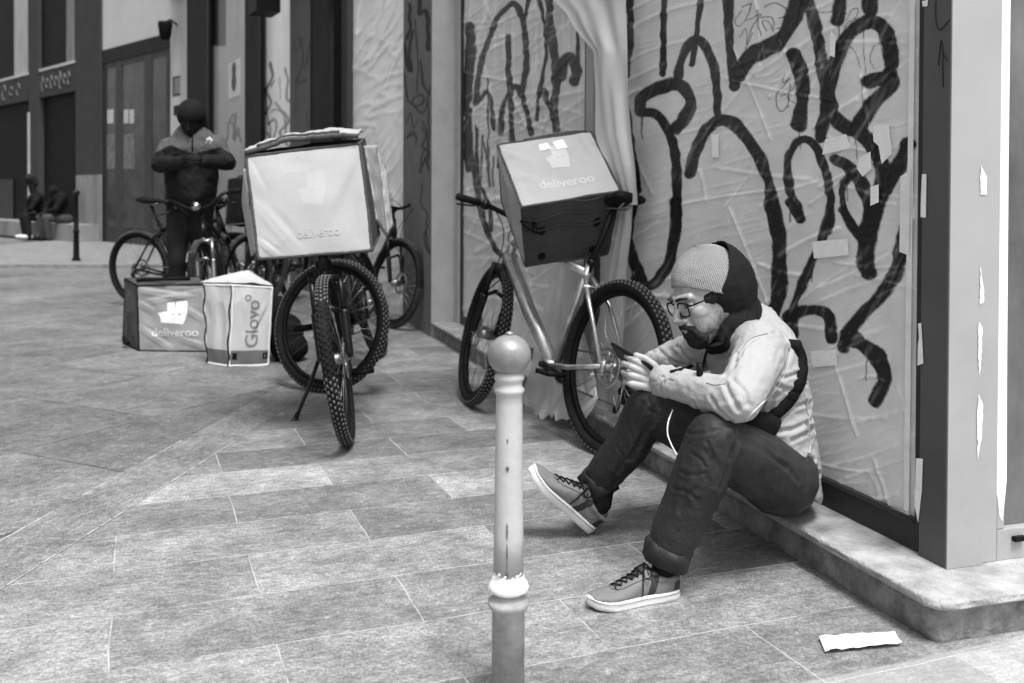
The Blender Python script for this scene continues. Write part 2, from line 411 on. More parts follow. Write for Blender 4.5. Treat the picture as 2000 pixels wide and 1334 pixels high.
SA = [([(1480,470),(1545,455),(1600,430)],70), ([(1600,460),(1602,330),(1590,230),(1545,150),(1470,130),(1390,165),(1320,260),(1270,390),(1245,530),(1265,650),(1320,725),(1390,745),(1440,690),(1500,600),(1570,530),(1615,470),(1590,420)],74),
 ([(1400,750),(1480,830),(1540,930),(1560,1030),(1530,1120)],72), ([(1700,840),(1650,960),(1590,1050),(1540,1130),(1500,1240),(1470,1334)],84), ([(1280,920),(1350,960),(1410,1030),(1450,1110),(1480,1190)],60),
 ([(1380,1010),(1335,1060),(1320,1140),(1340,1230),(1400,1334)],34), ([(1075,1270),(1060,1190),(1020,1100),(1005,1000),(1010,900),(1050,830),(1110,810),(1170,860),(1220,980),(1250,1100),(1255,1230),(1240,1334)],42),
 ([(440,1000),(470,880),(530,760),(600,700),(680,710),(760,790),(830,900),(880,1020),(910,1150),(935,1334)],60), ([(600,650),(590,520),(580,400),(540,290),(490,230),(430,260),(390,340),(370,440)],45),
 ([(150,640),(160,570),(230,520),(340,490),(420,530),(440,600),(400,700),(360,740)],62), ([(160,650),(240,660),(300,740),(340,830),(360,950),(365,1100),(360,1334)],46), ([(500,0),(480,150),(465,280),(450,370)],30),
 ([(290,-20),(285,150),(285,300),(280,420)],32), ([(90,-20),(95,150),(85,300),(70,440)],34), ([(660,-20),(665,150),(670,280),(690,400),(695,500)],50), ([(720,430),(780,330),(870,290),(960,230),(1030,120),(1070,-20)],80),
 ([(1040,310),(1080,420),(1090,560),(1070,720)],72), ([(1110,-20),(1160,130),(1190,280),(1210,420),(1220,600),(1190,800)],56), ([(1310,-20),(1295,120)],60), ([(1480,-20),(1480,50)],82), ([(60,600),(90,780),(120,950),(135,1100)],40),
 ([(990,430),(985,480),(1020,450),(985,500),(940,560),(945,620),(975,640),(1010,600),(1000,550),(965,560)],5), ([(1050,480),(1010,560),(1060,610)],5), ([(1020,480),(1010,620)],5), ([(740,40),(800,20),(760,120),(850,80),(790,180),(760,280)],6), ([(850,100),(900,90),(930,130),(920,165),(970,160)],6), ([(870,40),(920,20),(980,40),(1000,90),(960,110)],6), ([(830,60),(850,200)],6), ([(720,220),(760,170),(770,260),(800,190)],5), ([(1440,180),(1450,400),(1435,620)],4), ([(1360,260),(1400,310),(1415,390)],4), ([(1540,250),(1500,280),(1480,350),(1500,400)],4), ([(1340,120),(1370,60),(1410,50),(1400,100),(1350,130),(1330,160)],5), ([(1180,75),(1260,70),(1340,80)],4), ([(740,60),(700,110),(720,150),(760,110)],5), ([(880,180),(860,120),(900,130),(915,180)],5)]
SB = [([(655,-10),(690,120),(695,250),(690,380),(670,450)],54), ([(910,-10),(880,120),(830,240),(780,360),(740,470)],32), ([(740,480),(780,450),(850,440),(900,470),(910,560)],42), ([(740,470),(745,540)],52),
 ([(1222,-10),(1222,150)],22), ([(1218,100),(1190,260),(1130,370),(1050,450),(990,530),(965,600)],46), ([(990,560),(1060,600),(1120,660),(1135,740),(1100,820)],56), ([(1090,-10),(1075,100),(1055,200),(1070,290)],58), ([(960,20),(1000,90),(1050,150)],34),
 ([(740,-10),(780,60)],34), ([(80,-10),(60,100),(75,220),(120,310)],34), ([(260,-10),(255,120),(225,250),(150,340),(90,310)],40)]
SC = [([(200,820),(230,560),(280,380),(350,200),(420,80),(500,30),(560,110),(590,250),(600,450),(590,620),(560,750)],36), ([(110,880),(135,700),(160,400),(150,200)],60), ([(460,290),(460,600),(480,760),(490,1150)],34),
 ([(700,-10),(740,150),(760,350),(750,500),(720,650),(700,800),(680,940)],26), ([(780,-10),(795,250),(830,520),(835,700),(815,880),(835,1020)],50), ([(740,720),(790,850),(830,1000)],36), ([(400,1050),(410,900),(440,780),(510,690),(570,760),(610,900),(640,1060)],34),
 ([(210,820),(290,720),(330,830),(340,1020)],24), ([(300,620),(300,1334)],14), ([(870,600),(900,480),(950,460),(1000,560),(980,640)],60), ([(150,880),(130,1050),(145,1334)],44), ([(620,-10),(600,120),(598,300)],22), ([(200,1000),(215,1334)],16), ([(1005,200),(1010,600)],22)]
SD = [([(70,0),(90,300),(140,600),(200,900),(300,1130),(400,1215),(480,1210)],38), ([(140,100),(150,500),(200,650),(255,780),(268,980)],24), ([(190,150),(230,350),(250,600)],18), ([(195,150),(180,400),(175,600)],14), ([(330,350),(325,430)],20), ([(285,340),(280,600)],12)]
S2 = [(p, w*1.22) for p, w in conv(SA, 1200, 0, .3373)+conv(SB, 1200, 400, .4648)]
S1 = [(p, w*1.35) for p, w in conv(SC, 880, 0, .2473)+conv(SD, 900, 230, .2248)]
# ---- shopfront
NW = 1.70; T0 = 1.905; ZS = .108; ZT = 3.1
m_frame = M('dark_grey_metal', .05, .42, .1, 3, .1, 200, metal=.2, stains=.2)
m_frame2 = M('post_shade_metal', .10, .42, .08, 3, metal=.15, stains=.15)  # dark tone stands for shade on the post's street side
m_post = M('pale_grey_metal', .36, .4, .06, 3, metal=.15, stains=.1)
m_plas = M('pale_plaster', .42, .85, .12, 5, .5, 60, stains=.15)
m_glassd = M('mottled_glass', .10, .22, .6, 3, spec=.6, detail=8, stretch=(1, 1, .5))  # grey tone varies in soft blotches stretched upright
m_stone = M('step_stone', .33, .75, .4, 11, 1.2, 110, stains=.55, detail=10)
m_riser = M('step_riser_concrete', .24, .88, .45, 16, 1.5, 90, stains=.6, detail=10)
shop = empty('shopfront', W(T0, NW, 0), 'corner shopfront taped up with clear film and covered in black graffiti', 'shop')
mb = MB(); mb.wbox(T0+.9, 8.0, NW+.12, NW+3.2, 0, ZT); mb.wbox(T0-.02, 8.0, NW-.02, NW+3.2, ZT+.3, 9.5)
mb.obj('wall', m_plas, shop, smooth=False)
mb = MB(); mb.wbox(T0-.04, 8.0, NW-.06, NW+3.2, ZT, ZT+.297); mb.obj('fascia', m_frame, shop, smooth=False, bevel=.004)
# corner post: shade and light put into the colours, dark street side, pale camera side
mb = MB(); mb.wbox(T0+.003, T0+.095, NW, NW+.1, ZS, ZT); p_ = mb.obj('corner_post', m_frame2, shop, smooth=False, bevel=.002)
mb = MB(); mb.wbox(T0-.002, T0+.002, NW+.001, NW+.106, ZS+.001, ZT); mb.obj('corner_lit_face', m_post, shop, smooth=False)
mb = MB(); mb.wbox(T0+.006, T0+.04, NW+.107, NW+.158, ZS, ZT); mb.obj('corner_trim', m_post, shop, smooth=False, bevel=.003)
t2a = T0+.125; tm1 = tfor(1160, NW); tm2 = tfor(1135, NW); t1b = tfor(897, NW)
def window(name, ta, tb, zr, strokes, wr, seed, nx, ny, sheen_streak, base, zf=2.2):
    mb = MB()
    mb.wbox(ta-.034, ta, NW+.012, NW+.1, ZS, ZT); mb.wbox(tb, tb+.034, NW+.012, NW+.1, ZS, ZT)
    mb.wbox(ta, tb, NW+.012, NW+.1, ZS, zr); mb.wbox(ta, tb, NW+.012, NW+.1, ZT-.08, ZT-.002)
    mb.wbox(ta, tb, NW+.008, NW+.012, zr-.012, zr-.004)
    wf = mb.obj('window', m_frame, shop, smooth=False, bevel=.002)
    me = panel_mesh('covering_film', W(ta-.0005, NW+.03, zr+.0), W(tb, NW+.03, zr+.0), W(ta-.0005, NW+.03, zf), W(tb, NW+.03, zf), nx, ny, strokes, base, .014, wr, m_film, seed, sheen_streak, creases=120)
    put('covering_film', me, wf, local=False)
    mb = MB(); mb.wbox(ta, tb, NW+.032, NW+.05, zf, ZT-.08); mb.obj('upper_panel', m_plas, wf, smooth=False)
    return wf
def extra2(px, col): return col
WR = [(.006, .05, R(-14), .0011), (.008, .07, R(-34), .0009), (.06, .006, R(14), .0010), (.02, .12, R(-60), .0005)]
win2 = window('window', t2a, tm1, .188, S2, WR, 3, 430, 520, 0, .70)
WR1 = [(.20, .006, 0, .0030), (.12, .01, R(6), .0025), (.02, .09, R(-20), .0016)]
win1 = window('window', tm2, t1b, .165, S1, WR1, 11, 300, 400, .25, .66, 2.95)
mb = MB(); mb.wbox(tm1+.035, tm2-.035, NW+.004, NW+.1, ZS, ZT); mb.obj('mullion', m_post, shop, smooth=False)
mb = MB(); mb.wbox(t1b+.034, 8.0, NW+.0, NW+.12, 0, ZT); mb.obj('end_wall', m_plas, shop, smooth=False)
# tapes on the film
def tape_quad(mb, pts, n, lift):
    """quad given in picture points, lying on the wall plane n"""
    V = []
    for px, py in pts:
        r = ray(px, py); o = Vector((0, 0, CH)); k = (n-lift-o.dot(NV))/r.dot(NV); V.append(o+r*k)
    mb.add(V, [tuple(range(len(V)))])
def tapes(name, polys, mat, parent, n, lift=.004):
    for p in polys:
        mb = MB(); tape_quad(mb, p, n, lift); o = mb.obj(name, mat, parent, smooth=False)
        s = o.modifiers.new('s', 'SOLIDIFY'); s.thickness = .0006; s.offset = 0
m_tapeold = M('masking_tape', .82, .6, .1, 20, .5, 60)
m_film_clear = M('film_patch', .55, .3, .1, 10)
tapes('tape', [[(1586,472),(1655,466),(1657,498),(1590,505)], [(1583,686),(1632,682),(1635,713),(1588,717)], [(1622,60),(1632,72),(1630,112),(1620,108)], [(1389,262),(1403,262),(1404,307),(1391,307)],
   [(1612,272),(1652,262),(1660,290),(1606,302)], [(1705,246),(1736,244),(1742,300),(1722,320),(1716,285),(1706,276)], [(1678,308),(1700,296),(1702,330),(1685,345),(1674,330)], [(1700,365),(1716,360),(1716,395),(1700,402)]], m_tape, win2, NW+.03, .006)
tapes('tape', [[(1777,0),(1787,0),(1779,700),(1775,1003),(1765,996),(1768,700)], [(1758,345),(1782,330),(1778,500),(1757,492)], [(1605,932),(1660,955),(1725,985),(1776,1003),(1776,1012),(1650,962),(1604,944)]], m_tapeold, win2, NW+.03, .008)
tapes('sticker', [[(1801,340),(1809,340),(1808,425),(1798,424),(1799,380)], [(1793,632),(1799,631),(1803,710),(1792,714),(1793,672),(1795,660)], [(1789,895),(1802,896),(1800,960),(1793,1020),(1786,985),(1788,940)], [(1801,2),(1812,0),(1811,12),(1802,13)]], m_tapeold, shop, NW, .0035)
# marker scribble on the post
mk = MB(); m_ink = M('marker_ink', .02, .5, .1)
def wallpt(px, py, n):
    r = ray(px, py); o = Vector((0, 0, CH)); return o+r*((n-o.dot(NV))/r.dot(NV))
for pl in ([(1828,0),(1827,25),(1830,50),(1836,58),(1845,50),(1855,38)], [(1833,128),(1838,78),(1843,105),(1851,118),(1846,112)], [(1841,100),(1842,170)]):
    mk.tube([wallpt(x, y, NW-.0012) for x, y in map(tuple, spline(pl, 4))], .0013, 6)
mk.obj('marker_scribble', m_ink, shop)
# return side (faces the camera): frame, tape, dark glass
def rp(px, py, t):      # point on the plane t = const
    r = ray(px, py); o = Vector((0, 0, CH)); return o+r*((t-o.dot(UV))/r.dot(UV))
rw = MB(); rw.wbox(T0+.008, T0+.05, NW+.16, NW+1.6, ZS, .185); rw.wbox(T0+.008, T0+.05, NW+.16, NW+.182, .186, ZT); rw.wbox(T0+.008, T0+.05, NW+.16, NW+1.6, ZT-.05, ZT)
rwin = rw.obj('window', m_post, shop, smooth=False, bevel=.002)
rg = MB(); rg.wbox(T0+.03, T0+.034, NW+.182, NW+1.6, .186, ZT-.05); rg.obj('pane', m_glassd, rwin, smooth=False)
mb = MB(); c = rp(1984, 1050, T0+.008); n0 = c.dot(NV); mb.wbox(T0-.006, T0+.007, n0-.014, n0+.02, c.z-.006, c.z+.006); mb.obj('drain_cover', m_black, rwin, smooth=False, bevel=.001)
def jag(pts, amp=1.3):
    out = []
    for i, p in enumerate(pts):
        q = pts[(i+1) % len(pts)]; L_ = math.hypot(q[0]-p[0], q[1]-p[1]); n_ = max(1, int(L_/7))
        for k in range(n_): out.append((p[0]+(q[0]-p[0])*k/n_+random.uniform(-amp, amp)*(k > 0), p[1]+(q[1]-p[1])*k/n_+random.uniform(-amp, amp)*(k > 0)))
    return out
def rtape(pts, lift=.001):
    mb = MB(); mb.add([rp(x, y, T0+.008-lift) for x, y in pts], [tuple(range(len(pts)))]); o = mb.obj('tape', m_tape, rwin, smooth=False)
rtape([(1957,-10),(1974,-10),(1970,300),(1967,700),(1966,940),(1958,1018),(1953,1010),(1947,960),(1950,700),(1953,300)])
def ltape(pts):
    pts = jag(pts); mb = MB(); mb.add([rp(x, y, T0-.004) for x, y in pts], [tuple(range(len(pts)))]); mb.obj('paint_chip', m_white, shop, smooth=False)
for pts in ([(1916,320),(1928,346),(1927,380),(1915,380)], [(1915,520),(1921,560),(1922,590),(1914,595)], [(1912,628),(1919,640),(1917,700),(1913,735),(1911,690)], [(1911,770),(1920,790),(1917,860),(1910,900),(1909,820)]): ltape(pts)
# ---- stone step round the corner
def step_outline(n_edge, t_edge, rad, nb):
    pts = [W(8.0, nb, 0), W(8.0, n_edge, 0)]
    for k in range(9):
        a = math.pi/2*k/8; pts.append(W(t_edge+rad-rad*math.sin(a), n_edge+rad-rad*math.cos(a), 0))
    pts += [W(t_edge, nb, 0)]
    return pts
def slab(out, z0, z1, mat, name, parent, wob=0):
    n = len(out); V = [Vector((p.x, p.y, z0)) for p in out]+[Vector((p.x, p.y, z1)) for p in out]
    F = [tuple(range(n-1, -1, -1)), tuple(range(n, 2*n))]+[(i, (i+1) % n, n+(i+1) % n, n+i) for i in range(n)]
    mb = MB(); mb.add(V, F); return mb.obj(name, mat, parent, smooth=False, bevel=.004)
step = empty('stone_step', W(1.775, 1.566, 0), 'worn low stone step with rounded corner under the taped shop windows', 'step')
def clampstep(o): return [W(min(p.dot(UV), 6.765), p.dot(NV), 0) for p in o]
def dense_slab(name, ne, te, rad, z0, z1, mat, amp, seed):
    # cross-section swept along the edge, with chipped noise
    edge = []
    t = 6.765
    while t > te+rad: edge.append((t, ne, (0, -1))); t -= .012
    for k in range(14):
        a = math.pi/2*k/13; edge.append((te+rad-rad*math.sin(a), ne+rad-rad*math.cos(a), (-math.sin(a), -math.cos(a))))
    n = ne+rad
    while n < 3.4: n += .012; edge.append((te, n, (-1, 0)))
    zs = np.linspace(z0, z1, 6); rows = []; V = []; F = []
    for (t, n, d) in edge:
        ring = []
        for i, z in enumerate(zs):
            inn = .004 if i in (0, 5) else 0
            c = mnoise.noise(Vector((t*9+seed, n*9, z*40)))*amp+max(0, mnoise.noise(Vector((t*2.5+seed, n*2.5, 3)))-.15)*amp*4*max(0, mnoise.noise(Vector((t*40, n*40, z*90))))
            ring.append(W(t-d[0]*(inn+abs(c)), n-d[1]*(inn+abs(c)), z))
        ring.append(W(t-d[0]*.35 if d[0] else t, n-d[1]*.5, z1)) if False else ring.append(W(t-d[0]*.012, n-d[1]*.012, z1+.0006))
        V += ring; rows.append(ring)
    k = 7
    for i in range(len(rows)-1):
        for j in range(k-1): F.append((i*k+j, (i+1)*k+j, (i+1)*k+j+1, i*k+j+1))
    base = len(V)
    top = [r[-1] for r in rows]+[W(te+.012, 3.45, z1+.0006), W(2.2, 3.45, z1+.0006), W(2.2, 1.9, z1+.0006), W(6.765, 1.9, z1+.0006)]
    # top fill as strips toward the building
    for i, r in enumerate(rows):
        t, n, d = edge[i]; V.append(W(max(t, te+.3) if True else t, max(n, ne+.35), z1+.0006))
    for i in range(len(rows)-1): F.append((i*k+k-1, (i+1)*k+k-1, base+i+1, base+i))
    mb = MB(); mb.add(V, F); o = mb.obj(name, mat, step, smooth=True); sharp(o.data, 50); return o
dense_slab('tread', 1.535, 1.745, .055, .086, .1074, m_stone, .007, 1.3)
dense_slab('riser', 1.560, 1.777, .03, .0, .0858, m_riser, .006, 5.1)
# far graffiti pillar; shade put into the street face colour, side kept pale
m_pilg = M('scribbled_plaster', 1.0, .85, .12, 5, attr='paint', bump=.4, bscale=50)
m_pil = M('grey_plaster', .40, .85, .1, 5, .4, 50, stains=.15)
pil = empty('pillar', W(6.77, 1.535, 0), 'square plastered pillar with scribbled street face darkened for shade and plain lit side', 'pillar')
tp0, tp1 = 6.77, 7.80
mb = MB(); mb.wbox(tp0, tp1, 1.537, 2.4, 0, 9.4); mb.obj('shaft', m_pil, pil, smooth=False)
SP = [([(1250,330),(1270,480),(1300,560),(1290,400),(1320,250)],30), ([(1340,150),(1360,500),(1350,720)],14), ([(1380,0),(1370,100),(1430,100),(1440,380)],34), ([(1250,560),(1280,780),(1360,830),(1410,780),(1370,740),(1320,800),(1390,890),(1440,780),(1460,690)],16), ([(1380,480),(1400,650),(1440,740)],20), ([(1260,980),(1300,900),(1320,1010),(1350,950)],10), ([(1400,950),(1430,1060),(1390,1150),(1440,1200),(1400,1300)],14), ([(1280,1080),(1320,1040),(1350,1100)],12), ([(1440,800),(1445,1100),(1440,1334)],14), ([(1290,40),(1300,200),(1270,300)],30)]
SP2 = [([(430,0),(460,80),(430,160),(420,260),(450,180),(465,250)],10), ([(430,330),(420,430),(460,500),(440,560)],10), ([(460,560),(440,640),(470,730),(450,600)],10), ([(430,700),(435,990)],6), ([(330,60),(380,40),(390,100)],6)]
me = panel_mesh('street_face', W(tp0+.0, 1.535, 0), W(tp1, 1.535, 0), W(tp0+.0, 1.535, 3.4), W(tp1, 1.535, 3.4), 140, 300, conv(SP, 480, 0, .2473)+conv(SP2, 680, 250, .3375), .16, .03, [], m_pilg, 21)
put('street_face', me, pil, local=False)
# ================================================================== CURVED FACADE OF THE FAR BUILDINGS
def fpt(px, A, D, off=0.0, z=0.0):
    """point of the vertical facade plane through A along D that is seen in picture column px, set back by off"""
    r = ray(px, 400); k = r.x/r.y
    n = Vector((-D.y, D.x, 0))
    if off > 0: off = off*.2
    if n.dot(A) < 0: n = -n                    # away from the camera
    B = A+n*off
    t = (k*B.y-B.x)/(D.x-k*D.y); q = B+D*t; q.z = z; return q, n
def zat(py, q): 
    r = ray(1000+FPX*q.x/q.y, py); return CH+r.z*(q.y/r.y)
def fbox(mb, px0, px1, A, D, off, dep, z0, z1):
    a, n = fpt(px0, A, D, off); b, _ = fpt(px1, A, D, off)
    V = []
    for z in (z0, z1):
        for q in (a, b, b+n*dep, a+n*dep): V.append(Vector((q.x, q.y, z)))
    mb.add(V, [(0, 3, 2, 1), (4, 5, 6, 7), (0, 1, 5, 4), (1, 2, 6, 5), (2, 3, 7, 6), (3, 0, 4, 7)])
D1 = (F1-F0).normalized()
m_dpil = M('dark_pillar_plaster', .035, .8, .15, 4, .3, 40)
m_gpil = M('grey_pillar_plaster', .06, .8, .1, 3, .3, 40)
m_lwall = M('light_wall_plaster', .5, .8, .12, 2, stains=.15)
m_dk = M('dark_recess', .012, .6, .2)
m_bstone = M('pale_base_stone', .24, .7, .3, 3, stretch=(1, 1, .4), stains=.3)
ar = empty('arcade_building', F0, 'plastered shop building with dark pillars and pasted over windows behind the bikes', 'building')
def fpart(name, px0, px1, off, dep, z0, z1, mat, A=F0, D=D1, parent=None):
    mb = MB(); fbox(mb, px0, px1, A, D, off, dep, z0, z1); return mb.obj(name, mat, parent or ar, smooth=False)
fpart('wall', 330, 800, .55, 3, 0, 11, m_lwall)
fpart('upper_wall', 330, 800, .02, .5, 4.6, 11, m_gpil)
def fpanel(name, px0, px1, off, z0, z1, strokes, base, dark, wr, seed, nx=90, ny=200, A=F0, D=D1, parent=None, mat=None, sheen_streak=0, extra=None):
    a, n = fpt(px0, A, D, off); b, _ = fpt(px1, A, D, off)
    me = panel_mesh(name, (a.x, a.y, z0), (b.x, b.y, z0), (a.x, a.y, z1), (b.x, b.y, z1), nx, ny, strokes, base, dark, wr, mat or m_filmfar, seed, sheen_streak, extra)
    return put(name, me, parent or ar, local=False)
WRF = [(.05, .008, R(12), .009), (.07, .012, R(30), .008), (.02, .05, R(-30), .005), (.10, .02, R(60), .003)]
fpanel('film_covered_window', 676, 792, .5, 0, 4.6, [], .80, .1, WRF, 31, 120, 260)
SG = conv([([(190,500),(210,600),(160,720),(200,800),(150,900)],22), ([(310,540),(330,650),(320,760),(345,800)],20), ([(200,680),(230,640)],16), ([(200,880),(260,870),(300,930),(320,1080)],18), ([(160,1050),(220,1100),(240,950),(170,980)],18), ([(150,700),(170,900),(200,1100)],14), ([(270,620),(270,780)],8)], 480, 0, .2473)
fpanel('pasted_window', 503, 572, .4, 0, 4.6, SG+conv([([(220,250),(280,340),(240,400),(300,480)],14), ([(300,330),(320,460)],12)], 450, 100, .4), .85, .02, [(.05, .02, R(10), .005)], 33, 80, 220)
def ext3(px, col):
    col = np.where((px[:, 1] < 90) & (px[:, 0] < 441), .03, col); return col
SW = conv([([(1775,1100),(1790,950),(1830,900),(1820,1080)],16), ([(1850,890),(1830,1100),(1860,1000),(1880,1100)],16), ([(1800,940),(1860,1060)],12)], 0, 0, .25)
fpanel('poster_wall', 404, 478, .42, 0, 4.6, SW, .36, .06, [], 35, 70, 200, extra=ext3)
fpart('pillar', 566, 606, .0, .5, 0, 4.59, m_gpil); SQ = conv([([(430,300),(450,500),(400,640),(480,640)],14), ([(510,330),(470,520),(430,560)],14), ([(380,320),(400,420)],10), ([(400,600),(390,900)],8), ([(480,900),(490,1020)],8)], 480, 0, .2473)
fpanel('scribbled_face', 566.5, 605.5, -.012, 0, 4.58, SQ, .10, .035, [], 37, 60, 160, mat=m_pilg)
fpart('pillar', 607, 643, .02, .5, 0, 4.59, m_dpil); fpart('downpipe', 643.5, 651, -.04, .08, 0, 6, m_black)
fpart('pillar', 478, 503, .02, .5, 0, 4.59, m_dpil); fpart('downpipe', 503.5, 509, .0, .05, 0, 4.5, m_black)
fpart('pillar', 365, 402, .02, .5, 0, 4.59, m_dpil); fpart('downpipe', 402.5, 408, .0, .05, 0, 6, m_black)
mb = MB(); fbox(mb, 652, 678, F0, D1, .2, .25, 0, 4.59); mb.obj('recess_side', m_gpil, ar, smooth=False)
fpart('hanging_sign', 485, 501, -.5, .25, zat(85, fpt(493, F0, D1)[0]), zat(-60, fpt(493, F0, D1)[0]), m_black)
# poster on the light wall
def fquad(name, x0, y0, x1, y1, off, mat, A, D, parent, th=.01, label=None, cat=None):
    a, n = fpt(x0, A, D, off); b, _ = fpt(x1, A, D, off); mb = MB()
    za0, za1, zb0, zb1 = zat(y1, a), zat(y0, a), zat(y1, b), zat(y0, b)
    z0 = (za0+zb0)/2; z1 = (za1+zb1)/2; V = []
    for z in (z0, z1):
        for q in (a, b, b+n*th, a+n*th): V.append(Vector((q.x, q.y, z)))
    mb.add(V, [(0, 3, 2, 1), (4, 5, 6, 7), (0, 1, 5, 4), (1, 2, 6, 5), (2, 3, 7, 6), (3, 0, 4, 7)])
    o = mb.obj(name, mat, parent, smooth=False)
    return tag(o, label, cat)
ps = fquad('poster', 446, 119, 467, 190, .38, m_lwall and M('poster_paper', .62, .7, .1), F0, D1, None, .01, 'white notice with dark round emblem on the light wall behind the standing man', 'poster')
mk2 = M('poster_ink', .10, .7, .4, 20)
mb = MB(); a, n = fpt(456.5, F0, D1, .36); D1l = D1
for (cy, rr) in ((136, .12), (160, .14)):
    c = Vector((a.x, a.y, zat(cy, a))); V = [c-n*.002+D1*math.cos(k*.5236)*rr+Vector((0, 0, math.sin(k*.5236)*rr*.9)) for k in range(12)]; V2 = [v+n*.008 for v in V]
    mb.add(V+V2, [tuple(range(12)), tuple(range(23, 11, -1))]+[(i, (i+1) % 12, 12+(i+1) % 12, 12+i) for i in range(12)])
mb.obj('emblem', mk2, ps, smooth=False)
# ---- left facade with door
lb = empty('corner_building', F1, 'dark street building with framed glass door and shop windows on the left', 'building')
def lpart(name, px0, px1, off, dep, z0, z1, mat, parent=None): return fpart(name, px0, px1, off, dep, z0, z1, mat, F1, DL, parent or lb)
def lz(px, py): return zat(py, fpt(px, F1, DL)[0])
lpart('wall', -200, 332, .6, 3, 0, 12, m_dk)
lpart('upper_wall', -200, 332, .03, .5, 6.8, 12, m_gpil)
lpart('pillar', 148, 197, 0, .5, 0, 6.79, m_gpil); lpart('pillar_base', 148.5, 196.5, -.03, .03, .0, lz(172, 342), m_bstone)
lpart('pillar', 57, 76, 0, .5, 0, 6.79, m_gpil); lpart('pillar', -90, -60, 0, .5, 0, 6.79, m_gpil)
lpart('pillar', 333, 366, .05, .5, 0, 6.79, m_lwall)
dz = lz(265, 108)
m_worn = M('worn_letter_paint', .15, .8, .5, 12); m_dpane = M('door_pane', .05, .25, .5, 3, spec=.3)
lpart('door_panel', 198, 332, .22, .1, dz+.28, 6.79, M('beige_panel', .55, .8, .06, 1.5, stains=.1))
lpart('lintel', 198, 332, .10, .3, dz, dz+.27, m_dpil)
m_pane = M('dark_pane', .010, .5, .3, 2, spec=.05)
m_dframe = M('door_frame', .06, .5, .15)
dr = lpart('door', 199, 207, .16, .12, 0, dz, m_dpil)
for a_, b__ in ((226, 238), (282, 296), (325, 332)): lpart('door_frame', a_, b__, .16, .12, 0, dz-.001, m_dframe, dr)
for a_, b__ in ((207, 226), (238, 282), (296, 325)):
    lpart('pane', a_, b__, .24, .02, .35, dz-.12, m_dpane, dr); lpart('kick_panel', a_, b__, .2, .05, 0, .34, m_dframe, dr); lpart('top_rail', a_, b__, .18, .08, dz-.118, dz-.002, m_dframe, dr)
for a_, b__ in ((76.5, 147.5), (-59, 56.5)):
    zt = lz(110, 158)+.0
    w_ = lpart('window', a_, b__, .35, .05, zt+.32, 6.79, m_pane); 
    lpart('curtain', a_+(b__-a_)*.76, b__-1, .33, .015, zt+.36, 6.79, M('pale_curtain', .4 if a_ < 0 else .2, .8, .3, 3, stretch=(3, 3, .3)), w_)
    sb = lpart('sign_board', a_, b__, .08, .2, zt-.3, zt+.3, M('sign_board_paint', .05, .6, .2, 3)); lpart('sign_ledge', a_, b__, .02, .3, zt+.301, zt+.36, m_lwall, sb)
    for k in range(7):
        q = a_+(b__-a_)*(.08+.12*k); h_ = [.16, .1, .14, .1, .18, .1, .14][k]
        mbq = MB(); c_, n_ = fpt(q, F1, DL, .07); c1, _ = fpt(q+(b__-a_)*.055, F1, DL, .07)
        mid = (c_+c1)/2; wv = (c1-c_)/2; th = [k2*math.pi/8 for k2 in range(17)]
        mbq.tube([mid+wv*math.cos(x)+Vector((0, 0, zt+math.sin(x)*h_)) for x in th[:13+(k % 3)]], .022, 5); mbq.obj('worn_lettering', m_worn, sb)
lpart('reveal_strip', 54, 57, -.02, .3, 0, lz(56, 220), m_lwall)
lpart('base_panel', -59, 22, .3, .04, 0, lz(10, 350), m_gpil)
for x0_, x1_ in ((210, 221), (242, 250), (253, 261)): fquad('notice', x0_, 214, x1_, 241, .2, m_lwall, F1, DL, dr, .01)
for x0_, x1_ in ((209, 224), (241, 262)): fquad('pale_poster', x0_, 262, x1_, 330, .2, M('pane_poster', .16, .7, .6, 8), F1, DL, dr, .01)
# wall lamp and small plates
wl = empty('wall_lamp', fpt(345, F1, DL, .0, lz(345, 55))[0], 'small black wall lantern beside the beige door panel', 'lamp')
q, n = fpt(346, F1, DL, .0); zc = lz(346, 62)
mb = MB(); mb.loft([((q.x-n.x*.22, q.y-n.y*.22, zc+z_), DL*rx, n*rx) for z_, rx in ((-.17, .06), (-.12, .1), (.1, .13), (.15, .12))], 14); mb.obj('lantern', m_black, wl)
mb = MB(); mb.tube([q+Vector((0, 0, zc+.12)), q-n*.12+Vector((0, 0, zc+.2)), q-n*.22+Vector((0, 0, zc+.14))], .02, 8); mb.obj('bracket', m_black, wl)
p1_ = fquad('wall_plate', 337, 148, 362, 187, .03, M('plate_metal', .09, .5, .3, 6), F1, DL, None, .01, 'dark metal plate with fine lines above the light wall sign', 'sign')
for k in range(6): fquad('engraved_line', 341, 154+k*5, 359-(k % 3)*3, 155.6+k*5, .015, m_lwall, F1, DL, p1_, .012)
fquad('wall_plate', 339, 205, 362, 224, .03, m_dpil, F1, DL, None, .01, 'small dark plate half hidden by the standing man hat', 'sign')
# unseen block added on the left, outside the frame, to shade the far street
ob = MB(); ob.box((-26, -14, 0), (-14, 12, 12)); o_ = ob.obj('shading_building', m_gpil, smooth=False); tag(o_, 'plain grey building added out of view on the left to shade the street', 'building')

